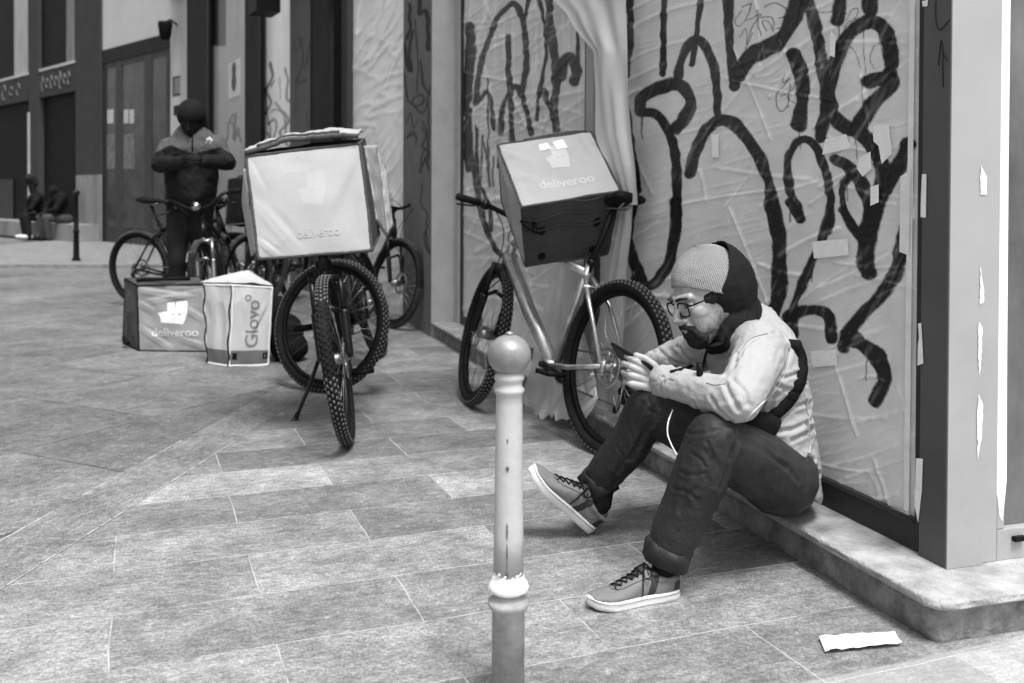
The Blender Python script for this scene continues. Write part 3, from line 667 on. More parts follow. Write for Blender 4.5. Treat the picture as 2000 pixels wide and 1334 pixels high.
# ================================================================== BOLLARDS
m_bolw = M('worn_cream_paint', .42, .5, .1, 9, .3, 50, stains=.35)
m_bolb = M('grey_ball_paint', .26, .38, .3, 9, .2, 60, stains=.45, metal=.3)
m_bolg = M('weathered_grey_paint', .33, .6, .35, 14, .4, 60, stains=.5)
m_chip = M('chipped_white', .78, .6, .1, 30, .5, 60)
bc = P(994, 900, 1.92); bx, by = bc.x, bc.y
def zb(py): return P(994, py, 1.92).z
mpx = 1.92/1900
bol = empty('bollard', (bx, by, 0), 'cream painted metal bollard with grey ball top in the foreground', 'bollard')
zc = zb(693); rb = 42.5*mpx
mb = MB(); mb.lathe([(rb*math.sin(math.pi*k/18)*1.0+.0005, zc-rb*.93*math.cos(math.pi*k/18)) for k in range(19)], (bx, by, 0)); mb.lathe([(.004, zc+rb*.9), (.008, zc+rb*.95), (.007, zc+rb*1.03), (.001, zc+rb*1.09)], (bx, by, 0), 16); mb.obj('ball', m_bolb, bol)
mb = MB(); r0 = 25.5*mpx; prof = []
def ring_(yc, r, h): return [(r0, zb(yc+h)), (r, zb(yc+h*.45)), (r*1.02, zb(yc)), (r, zb(yc-h*.45)), (r0*1.0, zb(yc-h))]
prof = [(30*mpx, zb(1122)), (29*mpx, zb(1050)), (27*mpx, zb(900)), (26*mpx, zb(790))]+[(x*1.0, z) for x, z in ring_(762, 29*mpx, 8)]+ring_(737, 29*mpx, 8)+[(r0*.95, zb(728)), (r0*.8, zb(724))]
mb.lathe(prof, (bx, by, 0)); mb.obj('shaft', m_bolw, bol)
mb = MB(); mb.lathe([(30.5*mpx, zb(1156)), (39*mpx, zb(1151)), (40*mpx, zb(1144)), (37*mpx, zb(1136)), (31.5*mpx, zb(1128)), (30.8*mpx, zb(1121))], (bx, by, 0)); 
mb.obj('collar', m_chip, bol)
mb = MB(); mb.lathe([(32*mpx, -.01), (32*mpx, zb(1190)), (38.5*mpx, zb(1184)), (40.5*mpx, zb(1178)), (40*mpx, zb(1172)), (33*mpx, zb(1165)), (31*mpx, zb(1156))], (bx, by, 0)); mb.obj('base', m_bolg, bol)
# dark rust run on the shaft
mb = MB(); m_rust = M('rust_stain', .10, .8, .5, 60)
for y0, y1, wd in ((903, 914, 3.6), (1012, 1046, 2.0), (1050, 1108, 1.5), (850, 860, 1.6), (1106, 1122, 3.2)):
    V = []; nn = 8
    for k in range(nn+1):
        z = zb(y0+(y1-y0)*k/nn); rr = (26.4+(y0+(y1-y0)*k/nn-790)/332*4.1)*mpx*1.0+.0006
        wv = wd*mpx*math.sin(math.pi*(k+.35)/(nn+.7))*(.7+.6*random.random())
        for s_ in (-1, 1): th = R(-96)+s_*wv/rr; V.append((bx+rr*math.cos(th), by+rr*math.sin(th), z))
    mb.add(V, [(2*k, 2*k+1, 2*k+3, 2*k+2) for k in range(nn)])
mb.obj('rust_run', m_rust, bol)
# white flaking paint
mb = MB()
for k in range(26):
    th = R(-96)+random.uniform(-1.2, 1.2); z = zb(random.uniform(1112, 1128)); rr = 30.9*mpx+.0004; s_ = random.uniform(1.5, 4)*mpx
    V = [(bx+rr*math.cos(th+s_*math.cos(a)/rr), by+rr*math.sin(th+s_*math.cos(a)/rr), z+s_*math.sin(a)*random.uniform(.6, 1.4)) for a in [j*math.pi/4 for j in range(8)]]
    mb.add(V, [tuple(range(8))])
mb.obj('flaking_paint', m_chip, bol)
fb = G(149, 516); fs = fb.y/1900
b2 = empty('bollard', (fb.x, fb.y, 0), 'slim black bollard with shiny ball top beside the far seated people', 'bollard')
mb = MB(); mb.lathe([(9*fs, .0), (8.5*fs, 8*fs), (6*fs, 14*fs), (5*fs, 60*fs), (6.2*fs, 62*fs), (6.2*fs, 66*fs), (4.6*fs, 68*fs), (4.3*fs, 134*fs), (5*fs, 135*fs)], (fb.x, fb.y, 0), 20); mb.obj('shaft', m_black, b2)
mb = MB(); mb.ell((fb.x, fb.y, 139*fs), 7*fs); mb.obj('ball', m_blkmetal, b2)
# paper on the ground
pp = [G(1600, 1250), G(1612, 1279), G(1763, 1264), G(1752, 1247), G(1738, 1241)]
mb = MB(); nn = 14; V = []
for i in range(nn+1):
    s_ = i/nn; a = G(1600+s_*148, 1250-s_*8); b = G(1612+s_*151, 1279-s_*15)
    for j in range(5):
        q = a.lerp(b, j/4); q.z = .006+.003*(mnoise.noise(q*30)+.5)+(.004 if j in (0, 4) else 0)*abs(math.sin(i)); V.append(q)
mb.add(V, [(i*5+j, i*5+j+1, (i+1)*5+j+1, (i+1)*5+j) for i in range(nn) for j in range(4)])
tag(mb.obj('paper_strip', m_paper), 'white strip of paper lying on the paving by the step corner', 'paper')
# hanging plastic sheet
m_sheet = bpy.data.materials.new('hanging_plastic'); m_sheet.use_nodes = True
t_ = m_sheet.node_tree; b_s = t_.nodes['Principled BSDF']; b_s.inputs['Base Color'].default_value = g3(.66); b_s.inputs['Roughness'].default_value = .4; b_s.inputs['Alpha'].default_value = .9
nn_ = t_.nodes.new('ShaderNodeTexNoise'); nn_.inputs['Scale'].default_value = 5; mr_ = t_.nodes.new('ShaderNodeMapRange'); mr_.inputs[3].default_value = .62; mr_.inputs[4].default_value = .98; t_.links.new(nn_.outputs[0], mr_.inputs[0]); t_.links.new(mr_.outputs[0], b_s.inputs['Alpha'])
def sheet_strip(rows, nx, fold, seed, dz_=0):
    """rows: (py, pxleft, pxright, depth offset in front of the wall)"""
    V = []; n = len(rows)
    for (py, xa, xb, off) in rows:
        for i in range(nx):
            s_ = i/(nx-1); px = xa+(xb-xa)*s_
            q = wallpt(px, py, NW-off); f_ = mnoise.noise(Vector((s_*fold, py*.004, seed)))*.05*min(1, 3*s_*(1-s_)+.1)
            V.append(q-NV*f_)
    return V, [(j*nx+i, j*nx+i+1, (j+1)*nx+i+1, (j+1)*nx+i) for j in range(n-1) for i in range(nx-1)]
def interp_rows(keys, n):
    out = []; ys = [k[0] for k in keys]
    for i in range(n):
        y = ys[0]+(ys[-1]-ys[0])*i/(n-1); out.append((y,)+tuple(np.interp(y, ys, [k[j] for k in keys]) for j in (1, 2, 3)))
    return out
ph = empty('plastic_sheet', wallpt(1180, 300, NW), 'long white plastic sheet hanging loose between the two shop windows', 'plastic sheet')
mb = MB(); V, F = sheet_strip(interp_rows([(-160, 1000, 1225, .03), (-20, 1060, 1222, .04), (25, 1105, 1223, .05), (60, 1125, 1225, .06), (100, 1158, 1226, .07), (180, 1162, 1226, .08), (260, 1162, 1232, .09), (330, 1180, 1240, .10), (400, 1208, 1244, .10)], 70), 44, 3.9, 2.0); mb.add(V, F); mb.obj('upper_fold', m_sheet, ph)
mb = MB(); V, F = sheet_strip(interp_rows([(395, 1212, 1236, .08), (450, 1205, 1233, .07), (520, 1192, 1224, .06), (580, 1180, 1222, .07), (700, 1150, 1215, .08), (830, 1145, 1210, .1)], 60), 24, 2.8, 4.0); mb.add(V, F); mb.obj('middle_fold', m_sheet, ph)
def ragged(V, nx, n, k0):
    for j in range(k0, n):
        for i in range(nx):
            q = V[j*nx+i]; a_ = (j-k0)/(n-k0)
            V[j*nx+i] = q+UV*(.05*a_*mnoise.noise(Vector((i*.25, j*.12, 2))))+Vector((0, 0, a_**3*.05*mnoise.noise(Vector((i*.5, 4, 1)))+a_**3*.03*mnoise.noise(Vector((i*1.4, 4, 1)))))-NV*(.06*a_*mnoise.noise(Vector((i*.12, j*.1, 8))))
    return V
mb = MB(); V, F = sheet_strip(interp_rows([(480, 1092, 1130, .05), (560, 1075, 1135, .06), (640, 1052, 1140, .09), (700, 1040, 1150, .14), (770, 1020, 1165, .2), (815, 1022, 1135, .24)], 50), 40, 5.0, 6.0); V = ragged(V, 40, 50, 18); mb.add(V, F); mb.obj('lower_fold', m_sheet, ph)
# ================================================================== BICYCLES
WR_ = .345
MC = {}
def cached(key, fn, mats):
    k = (key,)+tuple(m.name for m in mats)
    if k not in MC:
        mb = MB(); fn(mb); MC[k] = mb.mesh(key[0] if isinstance(key, tuple) else key, list(mats))
    return MC[k]
def b_tyre(mb):
    R0 = WR_-.026; V = []; F = []; ns, nr = 72, 14
    for i in range(ns):
        a = 2*math.pi*i/ns
        for k in range(nr):
            t = 2*math.pi*k/nr; rr = R0+.025*math.cos(t)
            V.append((rr*math.cos(a), .026*math.sin(t), rr*math.sin(a)))
    for i in range(ns):
        for k in range(nr):
            F.append((i*nr+k, i*nr+(k+1) % nr, ((i+1) % ns)*nr+(k+1) % nr, ((i+1) % ns)*nr+k))
    mb.add(V, F); mb.mi = 1
    for i in range(96):
        for j, (ty, w_) in enumerate(((-62, .0055), (-32, .006), (0, .0065), (32, .006), (62, .0055))):
            a = 2*math.pi*(i+(.5 if j % 2 else 0))/84; t = R(ty); rr = R0+.0255*math.cos(t); y = .0265*math.sin(t)
            er = Vector((math.cos(a)*math.cos(t), math.sin(t), math.sin(a)*math.cos(t))); et = Vector((-math.sin(a), 0, math.cos(a))); ey = er.cross(et)
            c = Vector((rr*math.cos(a), y, rr*math.sin(a))); sl = .35 if j in (1, 3) else 0
            et2 = et*math.cos(sl)+ey*math.sin(sl)*(1 if j == 1 else -1); ey2 = er.cross(et2); h = .0014; l_ = .0062
            vv = [c+et2*sx*l_+ey2*sy*w_*.62+er*z for z in (-.002, h) for sx, sy in ((-1, -1), (1, -1), (1, 1), (-1, 1))]
            mb.add(vv, [(4, 5, 6, 7), (0, 1, 5, 4), (1, 2, 6, 5), (2, 3, 7, 6), (3, 0, 4, 7)])
def b_rim(mb):
    ns = 72; V = []; F = []; pr = [(WR_-.047, -.012), (WR_-.047, .012), (WR_-.066, .009), (WR_-.066, -.009)]
    for i in range(ns):
        a = 2*math.pi*i/ns
        for r, y in pr: V.append((r*math.cos(a), y, r*math.sin(a)))
    for i in range(ns):
        for k in range(4): F.append((i*4+k, i*4+(k+1) % 4, ((i+1) % ns)*4+(k+1) % 4, ((i+1) % ns)*4+k))
    mb.add(V, F)
def b_spokes(mb):
    for i in range(28):
        a = 2*math.pi*i/28; s = 1 if i % 2 else -1; off = .42*(1 if (i//2) % 2 else -1)
        mb.tube([(.022*math.cos(a+off*3), s*.03, .022*math.sin(a+off*3)), ((WR_-.06)*math.cos(a), 0, (WR_-.06)*math.sin(a))], .0011, 4)
def b_hub(mb):
    mb.tube([(0, -.055, 0), (0, -.03, 0), (0, -.029, 0), (0, .029, 0), (0, .03, 0), (0, .055, 0)], [.012, .014, .026, .022, .014, .012], 14)
    mb.tube([(0, -.068, 0), (0, .068, 0)], .006, 8)
def b_disc(mb):
    V = []; F = []; n = 48
    for i in range(n):
        a = 2*math.pi*i/n
        for r, y in ((.082+.003*(i % 2), -.04), (.062, -.04), (.062, -.0385), (.082+.003*(i % 2), -.0385)): V.append((r*math.cos(a), y, r*math.sin(a)))
    for i in range(n):
        for k in range(4): F.append((i*4+k, i*4+(k+1) % 4, ((i+1) % n)*4+(k+1) % 4, ((i+1) % n)*4+k))
    mb.add(V, F)
    for i in range(6):
        a = math.pi/3*i; mb.tube([(.02*math.cos(a), -.039, .02*math.sin(a)), (.064*math.cos(a+.5), -.039, .064*math.sin(a+.5))], .003, 4)
def b_gears(mb):
    for k, r in enumerate((.018, .024, .030, .037, .044, .052)):
        mb.tube([(0, -.038-.004*(6-k), 0), (0, -.0365-.004*(6-k), 0)], [r, r], 30)
AX = Vector((.045, 0, -.13)).normalized(); HB = Vector((.945, 0, .70)); HT = HB-AX*.135
def bike(label, M4, frame_mat, steer=0.0, bar='flat', group='delivery bicycles parked by the shop windows', saddle=True, stand=0, cable=True, crank=20, rim=None, fork_mat=None, fat_lock=False, basket=False, post_h=.2, saddle_mat=None):
    root = empty('bicycle', mat=M4, label=label, cat='bicycle', group=group)
    rim = rim or m_black; fork_mat = fork_mat or m_blkmetal
    def part(name, me, parent, M=Matrix.Identity(4)):
        o = put(name, me, parent); o.matrix_basis = M; return o
    def wheel(parent, c, front):
        w_ = part('wheel', cached('hub', b_hub, (m_steel,)), parent, Matrix.Translation(c))
        part('tyre', cached('tyre', b_tyre, (m_rubber, m_tread)), w_); part('rim', cached('rim', b_rim, (rim,)), w_); part('spokes', cached('spokes', b_spokes, (m_steel,)), w_)
        part('brake_disc', cached('disc', b_disc, (m_steel,)), w_, Matrix.Rotation(math.pi, 4, 'Z') if True else Matrix())
        if not front: part('sprockets', cached('gears', b_gears, (m_steel,)), w_)
        return w_
    ra = Vector((0, 0, WR_)); bb = Vector((.43, 0, .29)); st = Vector((.265, 0, .72)); fa = Vector((1.06, 0, WR_))
    def f_frame(mb):
        mb.tube([HB-AX*-.01, HT], [.024, .023], 16)
        mb.tube([bb, bb.lerp(HB, .5), HB-AX*.03], [.028, .033, .031], 18)
        mb.tube([st-Vector((0, 0, .03)), st.lerp(HT, .5)+Vector((0, 0, -.005)), HT+AX*.035], [.018, .021, .022], 16)
        mb.tube([bb, st+Vector((-.012, 0, .03))], [.02, .0175], 16)
        mb.tube([bb+Vector((0, -.04, 0)), bb+Vector((0, .04, 0))], .025, 16)
        for s in (-1, 1):
            mb.tube([bb+Vector((-.01, s*.03, 0)), Vector((.25, s*.045, .305)), ra+Vector((.01, s*.062, 0))], [.012, .011, .009], 10)
            mb.tube([st+Vector((-.005, s*.018, -.04)), Vector((.16, s*.05, .58)), ra+Vector((.01, s*.062, .01))], [.009, .009, .008], 10)
            mb.box((-.015, s*.062-.004, WR_-.022), (.02, s*.062+.004, WR_+.022))
        mb.tube([(.215, -.05, .64), (.215, .05, .64)], .007, 8)
        mb.tube([(.1, -.045, .30), (.1, .045, .30)], .007, 8)
    part('frame', cached(('frame',), f_frame, (frame_mat,)), root)
    wheel(root, ra, False)
    post = part('seat_post', cached(('seat_post', post_h), lambda mb: (mb.tube([st+Vector((.03, 0, -.08)), st+Vector((-.045-.3*post_h, 0, post_h))], .0135, 12), mb.tube([st+Vector((-.012, 0, .015)), st+Vector((-.02, 0, .035))], .021, 12)), (m_black if not frame_mat == m_silver else m_blkmetal,)), root)
    sp_ = st+Vector((-.045-.3*post_h, 0, post_h))
    if saddle:
        def f_saddle(mb):
            secs = []
            for x, wy, hz, zz in ((-.13, .03, .012, .03), (-.125, .066, .02, .03), (-.09, .076, .026, .03), (-.04, .062, .026, .022), (.02, .034, .022, .018), (.08, .021, .019, .018), (.13, .017, .015, .014), (.142, .008, .008, .01)):
                secs.append((sp_+Vector((x+.01, 0, zz+.015)), Vector((0, wy, 0)), Vector((0, 0, hz))))
            mb.loft(secs, 20, 2.4)
        sd_ = part('saddle', cached(('saddle', post_h), f_saddle, (saddle_mat or m_black,)), root)
        part('saddle_rails', cached(('rails', post_h), lambda mb: [mb.tube([sp_+Vector((-.10, s*.02, .03)), sp_+Vector((-.06, s*.022, .0)), sp_+Vector((.05, s*.022, .0)), sp_+Vector((.10, s*.012, .022))], .0035, 6) for s in (-1, 1)], (m_steel,)), sd_)
    # cranks, pedals, chain
    ca = R(crank); cd = Vector((math.cos(ca), 0, -math.sin(ca)))*.17
    def f_crank(mb):
        for k in range(36):
            pass
        mb.tube([bb+Vector((0, -.052, 0)), bb+Vector((0, -.048, 0))], [.075, .075], 44)
        for s, d in ((-1, cd), (1, -cd)): mb.tube([bb+Vector((0, s*.058, 0)), bb+Vector((0, s*.07, 0))+d], [.016, .011], 10, flat=.6)
        mb.tube([bb+Vector((0, -.07, 0)), bb+Vector((0, .07, 0))], .012, 10)
    cr = part('crankset', cached(('crank', crank), f_crank, (m_blkmetal,)), root)
    for s, d in ((-1, cd), (1, -cd)):
        def f_ped(mb, s=s, d=d):
            c = bb+d+Vector((0, s*.12, 0)); 
            for x in (-.04, .04): mb.box((c.x+x-.006, c.y-.045, c.z-.01), (c.x+x+.006, c.y+.045, c.z+.01))
            for y in (-.045, 0, .045): mb.box((c.x-.0345, c.y+y-.005, c.z-.008), (c.x+.0345, c.y+y+.005, c.z+.008))
            mb.tube([bb+d+Vector((0, s*.07, 0)), c+Vector((0, s*.03, 0))], .006, 8)
        part('pedal', cached(('pedal', crank, s), f_ped, (m_black,)), root)
    def f_chain(mb):
        pts = []
        for k in range(20): a = math.pi*1.5-math.pi*k/19; a = -math.pi/2+math.pi*k/19; pts.append(bb+Vector((.077*math.cos(a), -.05, .077*math.sin(a))))
        for k in range(12): a = math.pi/2+math.pi*.8*k/11; pts.append(ra+Vector((.04*math.cos(a), -.05, .04*math.sin(a))))
        pts += [Vector((.005, -.05, WR_-.09)), Vector((.02, -.05, WR_-.16)), Vector((.05, -.05, WR_-.15))]
        mb.tube(pts, .005, 5, closed=True, flat=.6)
    part('chain', cached(('chain',), f_chain, (m_steel,)), root)
    part('derailleur', cached(('derailleur',), lambda mb: (mb.tube([(0, -.062, WR_-.01), (-.02, -.072, WR_-.05), (.01, -.066, WR_-.09)], [.012, .016, .012], 8), mb.tube([(.01, -.058, WR_-.08), (.03, -.058, WR_-.17)], [.012, .01], 8, flat=.5), mb.tube([(.01, -.052, WR_-.09), (.01, -.047, WR_-.09)], .016, 12), mb.tube([(.03, -.052, WR_-.165), (.03, -.047, WR_-.165)], .016, 12)), (m_blkmetal,)), root)
    if stand: part('kickstand', cached(('stand',), lambda mb: (mb.tube([(.40, -.055, .28), (.5, -.12, .16), (.60, -.20, .03)], [.01, .009, .008], 8), mb.tube([(.585, -.19, .05), (.63, -.225, .0)], [.012, .017], 8)), (m_blkmetal,)), root)
    # steering group
    S = Matrix.Translation(HB) @ Matrix.Rotation(R(steer), 4, -AX) @ Matrix.Translation(-HB)
    def f_fork(mb):
        cr_ = HB+AX*.035
        mb.tube([HB, HB+AX*.03], .022, 14); mb.tube([cr_+Vector((0, -.06, 0)), cr_, cr_+Vector((0, .06, 0))], [.02, .024, .02], 12)
        for s in (-1, 1):
            a = cr_+Vector((0, s*.058, 0)); b = fa+Vector((0, s*.058, 0)); m = a.lerp(b, .42)
            mb.tube([a-AX*.02, m], .0135, 12); mb.tube([m, a.lerp(b, .46), b+Vector((0, 0, .02)), b], [.02, .019, .016, .014], 12)
        mb.tube([a.lerp(b, .44)+Vector((.0, -.11, 0)), a.lerp(b, .44)+Vector((.03, -.058, .03)), a.lerp(b, .44)], [.009, .012, .009], 8)
    fk = part('fork', cached(('fork',), f_fork, (fork_mat,)), root, S)
    wheel(fk, fa, True)
    bc_ = HT-AX*.09+Vector((.05, 0, 0))
    def f_bar(mb):
        mb.tube([HT+AX*.01, HT-AX*.07], .017, 12); mb.tube([HT-AX*.06, bc_], [.018, .02], 10)
        if bar == 'narrow': pts = [bc_+Vector((0, -.17, 0)), bc_+Vector((0, 0, 0)), bc_+Vector((0, .17, 0))]
        elif bar == 'flat': pts = [bc_+Vector((-.06, -.32, .025)), bc_+Vector((-.03, -.16, .02)), bc_+Vector((0, -.04, 0)), bc_+Vector((0, .04, 0)), bc_+Vector((-.03, .16, .02)), bc_+Vector((-.06, .32, .025))]
        else: pts = [bc_+Vector((-.12, -.28, .09)), bc_+Vector((-.03, -.2, .09)), bc_+Vector((0, -.06, .01)), bc_+Vector((0, .06, .01)), bc_+Vector((-.03, .2, .09)), bc_+Vector((-.12, .28, .09))]
        mb.tube(spline(pts, 5), .0125, 10)
        if bar != 'narrow':
          for s in (-1, 1): mb.tube([bc_+Vector((-.03, s*.19, .03)), bc_+Vector((.03, s*.22, .01)), bc_+Vector((.03, s*.30, .0))], .005, 6); mb.box((bc_.x-.05, bc_.y+s*.18-.012, bc_.z), (bc_.x-.01, bc_.y+s*.18+.012, bc_.z+.045))
    hb = part('handlebar', cached(('bar', bar), f_bar, (m_blkmetal,)), root, S)
    for s in ((-1, 1) if bar != 'narrow' else ()):
        e = bc_+(Vector((-.06, s*.32, .025)) if bar == 'flat' else Vector((-.12, s*.28, .09))); f = bc_+(Vector((-.04, s*.21, .023)) if bar == 'flat' else Vector((-.035, s*.205, .088)))
        part('grip', cached(('grip', bar, s), lambda mb, e=e, f=f: mb.tube([e+(e-f)*.06, e, f], [.014, .0175, .016], 12), (m_rubber,)), hb)
    def f_cab(mb):
        for s, o_ in ((1, .0), (-1, .03)): mb.tube(spline([bc_+Vector((.0, s*.18, .02)), bc_+Vector((.12+o_, s*.12, .05)), bc_+Vector((.14+o_, s*.02, -.06)), HB+Vector((.05, s*.03, -.02)), fa.lerp(HB, .5)+Vector((.03, .06, 0))], 6), .0028, 5)
    if cable: part('brake_cable', cached(('cab',), f_cab, (m_black,)), hb)
    if basket:
        lt = part('front_light', cached(('light',), lambda mb: mb.tube([bc_+Vector((.02, 0, .02)), bc_+Vector((.035, 0, .02)), bc_+Vector((.09, 0, .02))], [.02, .024, .032], 16), (m_chrome,)), hb)
    return root
def bikeM(px_r, py_r, d_r, fx, fy, lean):
    """rear wheel ground point, forward direction in plan, lean in degrees (positive: top to the left of travel)"""
    g = P(px_r, py_r, d_r); g.z = 0; th = math.atan2(fy, fx)
    return Matrix.Translation(g) @ Matrix.Rotation(th, 4, 'Z') @ Matrix.Rotation(R(-lean), 4, 'X')
def G0(px, py): return G(px, py)
def bike_by_front(px, py, ang_deg, lean):
    """front wheel contact at picture point; heading angle in degrees from +X"""
    g = G(px, py); th = R(ang_deg); f = Vector((math.cos(th), math.sin(th), 0)); g2 = g-f*1.06
    return Matrix.Translation(g2) @ Matrix.Rotation(th, 4, 'Z') @ Matrix.Rotation(R(-lean), 4, 'X')
# B1: facing the camera, carries the big pale bag
bike('dark bicycle facing the camera under the big pale delivery box, tipped on its kickstand', bike_by_front(676, 866, -78, -7), m_blkmetal, steer=-6, stand=1, crank=215, bar='narrow', cable=False)
# B6: behind it, front wheel turned across
bike('dark bicycle behind the big pale box with its front wheel turned sideways', bike_by_front(678, 762, -92, -13), m_blkmetal, steer=72, crank=80, bar='narrow', cable=False)
# B2: silver frame leaning on the window
rg_ = G(1178, 893); fg_ = G(962, 806); fdir = (fg_-rg_)
M2 = Matrix.Translation(rg_) @ Matrix.Rotation(math.atan2(fdir.y, fdir.x), 4, 'Z') @ Matrix.Rotation(R(9), 4, 'X')
b2k = bike('scratched silver mountain bicycle leaning on the taped window beside the seated man', M2, m_silver, steer=-15, crank=-5, fork_mat=m_blkmetal, post_h=.245)
# B3: at the graffiti pillar
bike('dark bicycle standing against the graffiti pillar', bike_by_front(768, 641, -62, 4), m_blkmetal, steer=12, bar='high', crank=50)
# B4: head-on between standing man and big box
bike('dark bicycle seen head on with bright fork next to the standing man', bike_by_front(416, 652, -82, -7), m_blkmetal, steer=-8, bar='high', crank=10, fork_mat=m_steel, basket=True)
# B5: rear wheel to the left of the standing man
gr = G(275, 598); M5 = Matrix.Translation(gr) @ Matrix.Rotation(R(-22), 4, 'Z') @ Matrix.Rotation(R(3), 4, 'X')
bike('black bicycle seen from the side behind the standing man legs', M5, m_black, steer=10, crank=60)
bike('black bicycle wedged behind the head on bicycle and the big box', bike_by_front(480, 612, -98, 6), m_black, steer=-20, bar='high', crank=30, basket=True)

# ================================================================== BAGS
def soft_box(C8, n, bulge, amp, seed, fscale=6, cre=()):
    """C8: corners [000,100,110,010,001,101,111,011] -> dict of faces -> (eval function)"""
    C8 = [Vector(c) for c in C8]
    def tri(u, v, w_):
        a = C8[0].lerp(C8[1], u).lerp(C8[3].lerp(C8[2], u), v); b = C8[4].lerp(C8[5], u).lerp(C8[7].lerp(C8[6], u), v); return a.lerp(b, w_)
    cen = tri(.5, .5, .5)
    faces = {'bottom': lambda s, t: tri(s, t, 0), 'top': lambda s, t: tri(s, t, 1), 'front': lambda s, t: tri(s, 0, t), 'back': lambda s, t: tri(1-s, 1, t), 'left': lambda s, t: tri(0, 1-s, t), 'right': lambda s, t: tri(1, s, t)}
    def ev(face, s, t, off=0):
        f = faces[face]; e = .01; p = f(s, t); n_ = (f(min(1, s+e), t)-f(max(0, s-e), t)).cross(f(s, min(1, t+e))-f(s, max(0, t-e))).normalized()
        if n_.dot(p-cen) < 0: n_ = -n_
        k = math.sin(math.pi*s)*math.sin(math.pi*t); k = max(k, 0)**.6
        edge = min(1, 8*min(s, 1-s, t, 1-t))
        f_ = mnoise.noise(Vector((s*fscale+seed, t*fscale*.8, seed*3)))+.6*(1-abs(mnoise.noise(Vector((s*fscale*.7+t*fscale*.6+seed, t*2.5-s*2, 7.7))))*4)*.25
        if face == 'front' and cre:
            for (a0, a1), (b0, b1), w_, am in cre:
                vx, vy = b0-a0, b1-a1; q = max(0, min(1, ((s-a0)*vx+(t-a1)*vy)/(vx*vx+vy*vy))); dx = math.hypot(s-a0-vx*q, t-a1-vy*q)
                sg = ((s-a0)*vy-(t-a1)*vx); k2 = math.exp(-(dx/w_)**2)*math.sin(math.pi*min(1, q*.9+.08)); p = p+n_*(am*k2+(am*.9*math.exp(-((dx-1.6*w_)/w_)**2) if sg > 0 else -am*.5*math.exp(-((dx-1.6*w_)/w_)**2))*math.sin(math.pi*min(1, q*.9+.08)))
        return p+n_*(bulge*k+amp*f_*edge+off)
    return ev, tri
ROO = [(0,.52),(.18,.56),(.34,.60),(.33,.97),(.56,1.0),(.60,.70),(.64,1.02),(1.0,1.06),(1.0,.48),(.92,.22),(.84,.02),(.10,.10),(.08,.30)]
def inpoly(poly, x, y):
    c = False; j = len(poly)-1
    for i in range(len(poly)):
        xi, yi = poly[i]; xj, yj = poly[j]
        if (yi > y) != (yj > y) and x < (xj-xi)*(y-yi)/(yj-yi)+xi: c = not c
        j = i
    return c
def bag_mesh(mb, ev, names, n, mi, print_=None):
    n0 = n
    for nm in names:
        mb.mi = mi.get(nm, 0) if isinstance(mi, dict) else mi
        n = 150 if (print_ and nm == 'front') else min(n0, 50)
        V = [ev(nm, i/n, j/n) for j in range(n+1) for i in range(n+1)]
        mb.add(V, [(j*(n+1)+i, j*(n+1)+i+1, (j+1)*(n+1)+i+1, (j+1)*(n+1)+i) for j in range(n) for i in range(n)])
        if print_ and nm == 'front':
            poly, u0, v0, su, sv, m_ = print_; b_ = len(mb.I)-n*n
            for j in range(n):
                for i in range(n):
                    x, y = ((i+.5)/n-u0)/su, ((j+.5)/n-v0)/sv
                    if -.1 < x < 1.1 and -.1 < y < 1.15 and inpoly(poly, x, y) and not (abs(y-.47) < .03 and (abs(x-.52) < .035 or abs(x-.74) < .035)): mb.I[b_+j*n+i] = m_
EDG = [((0,0,0),(1,0,0)),((1,0,0),(1,1,0)),((1,1,0),(0,1,0)),((0,1,0),(0,0,0)),((0,0,1),(1,0,1)),((1,0,1),(1,1,1)),((1,1,1),(0,1,1)),((0,1,1),(0,0,1)),((0,0,0),(0,0,1)),((1,0,0),(1,0,1)),((1,1,0),(1,1,1)),((0,1,0),(0,1,1))]
def piping(tri, rad, mat, parent, edges=EDG, name='piping'):
    mb = MB()
    for a, b in edges:
        pts = [tri(*[a[k]+(b[k]-a[k])*i/10 for k in range(3)]) for i in range(11)]
        pts = [p+Vector((mnoise.noise(p*9), mnoise.noise(p*9+Vector((5, 0, 0))), mnoise.noise(p*9+Vector((0, 5, 0)))))*.004*(0 < i < 10) for i, p in enumerate(pts)]
        mb.tube(pts, rad, 6)
    V, F, N = remesh(mb, max(.003, rad*.7), 2); return put(name, raw_mesh(name, V, F, mat), parent, local=False)
def on_face(mb, ev, face, poly2d, u0, v0, su, sv, off=.003, sub=0):
    V = [ev(face, u0+x*su, v0+y*sv, off) for x, y in poly2d]; mb.add(V, [tuple(range(len(V)))])
def grid_poly(mb, ev, face, poly, u0, v0, su, sv, off, n=60):
    """fill polygon by small cells so that it follows the cloth"""
    def inside(x, y):
        c = False; j = len(poly)-1
        for i in range(len(poly)):
            xi, yi = poly[i]; xj, yj = poly[j]
            if (yi > y) != (yj > y) and x < (xj-xi)*(y-yi)/(yj-yi)+xi: c = not c
            j = i
        return c
    idx = {}; V = []; F = []
    def vid(i, j):
        if (i, j) not in idx: idx[(i, j)] = len(V); V.append(ev(face, u0+su*i/n, v0+sv*j/n, off))
        return idx[(i, j)]
    for i in range(n+2):
        for j in range(n+2):
            if inside((i+.5)/n, (j+.5)/n) and not (abs((j+.5)/n-.47) < .028 and (abs((i+.5)/n-.52) < .035 or abs((i+.5)/n-.74) < .035)):
                F.append((vid(i, j), vid(i+1, j), vid(i+1, j+1), vid(i, j+1)))
    mb.add(V, F)
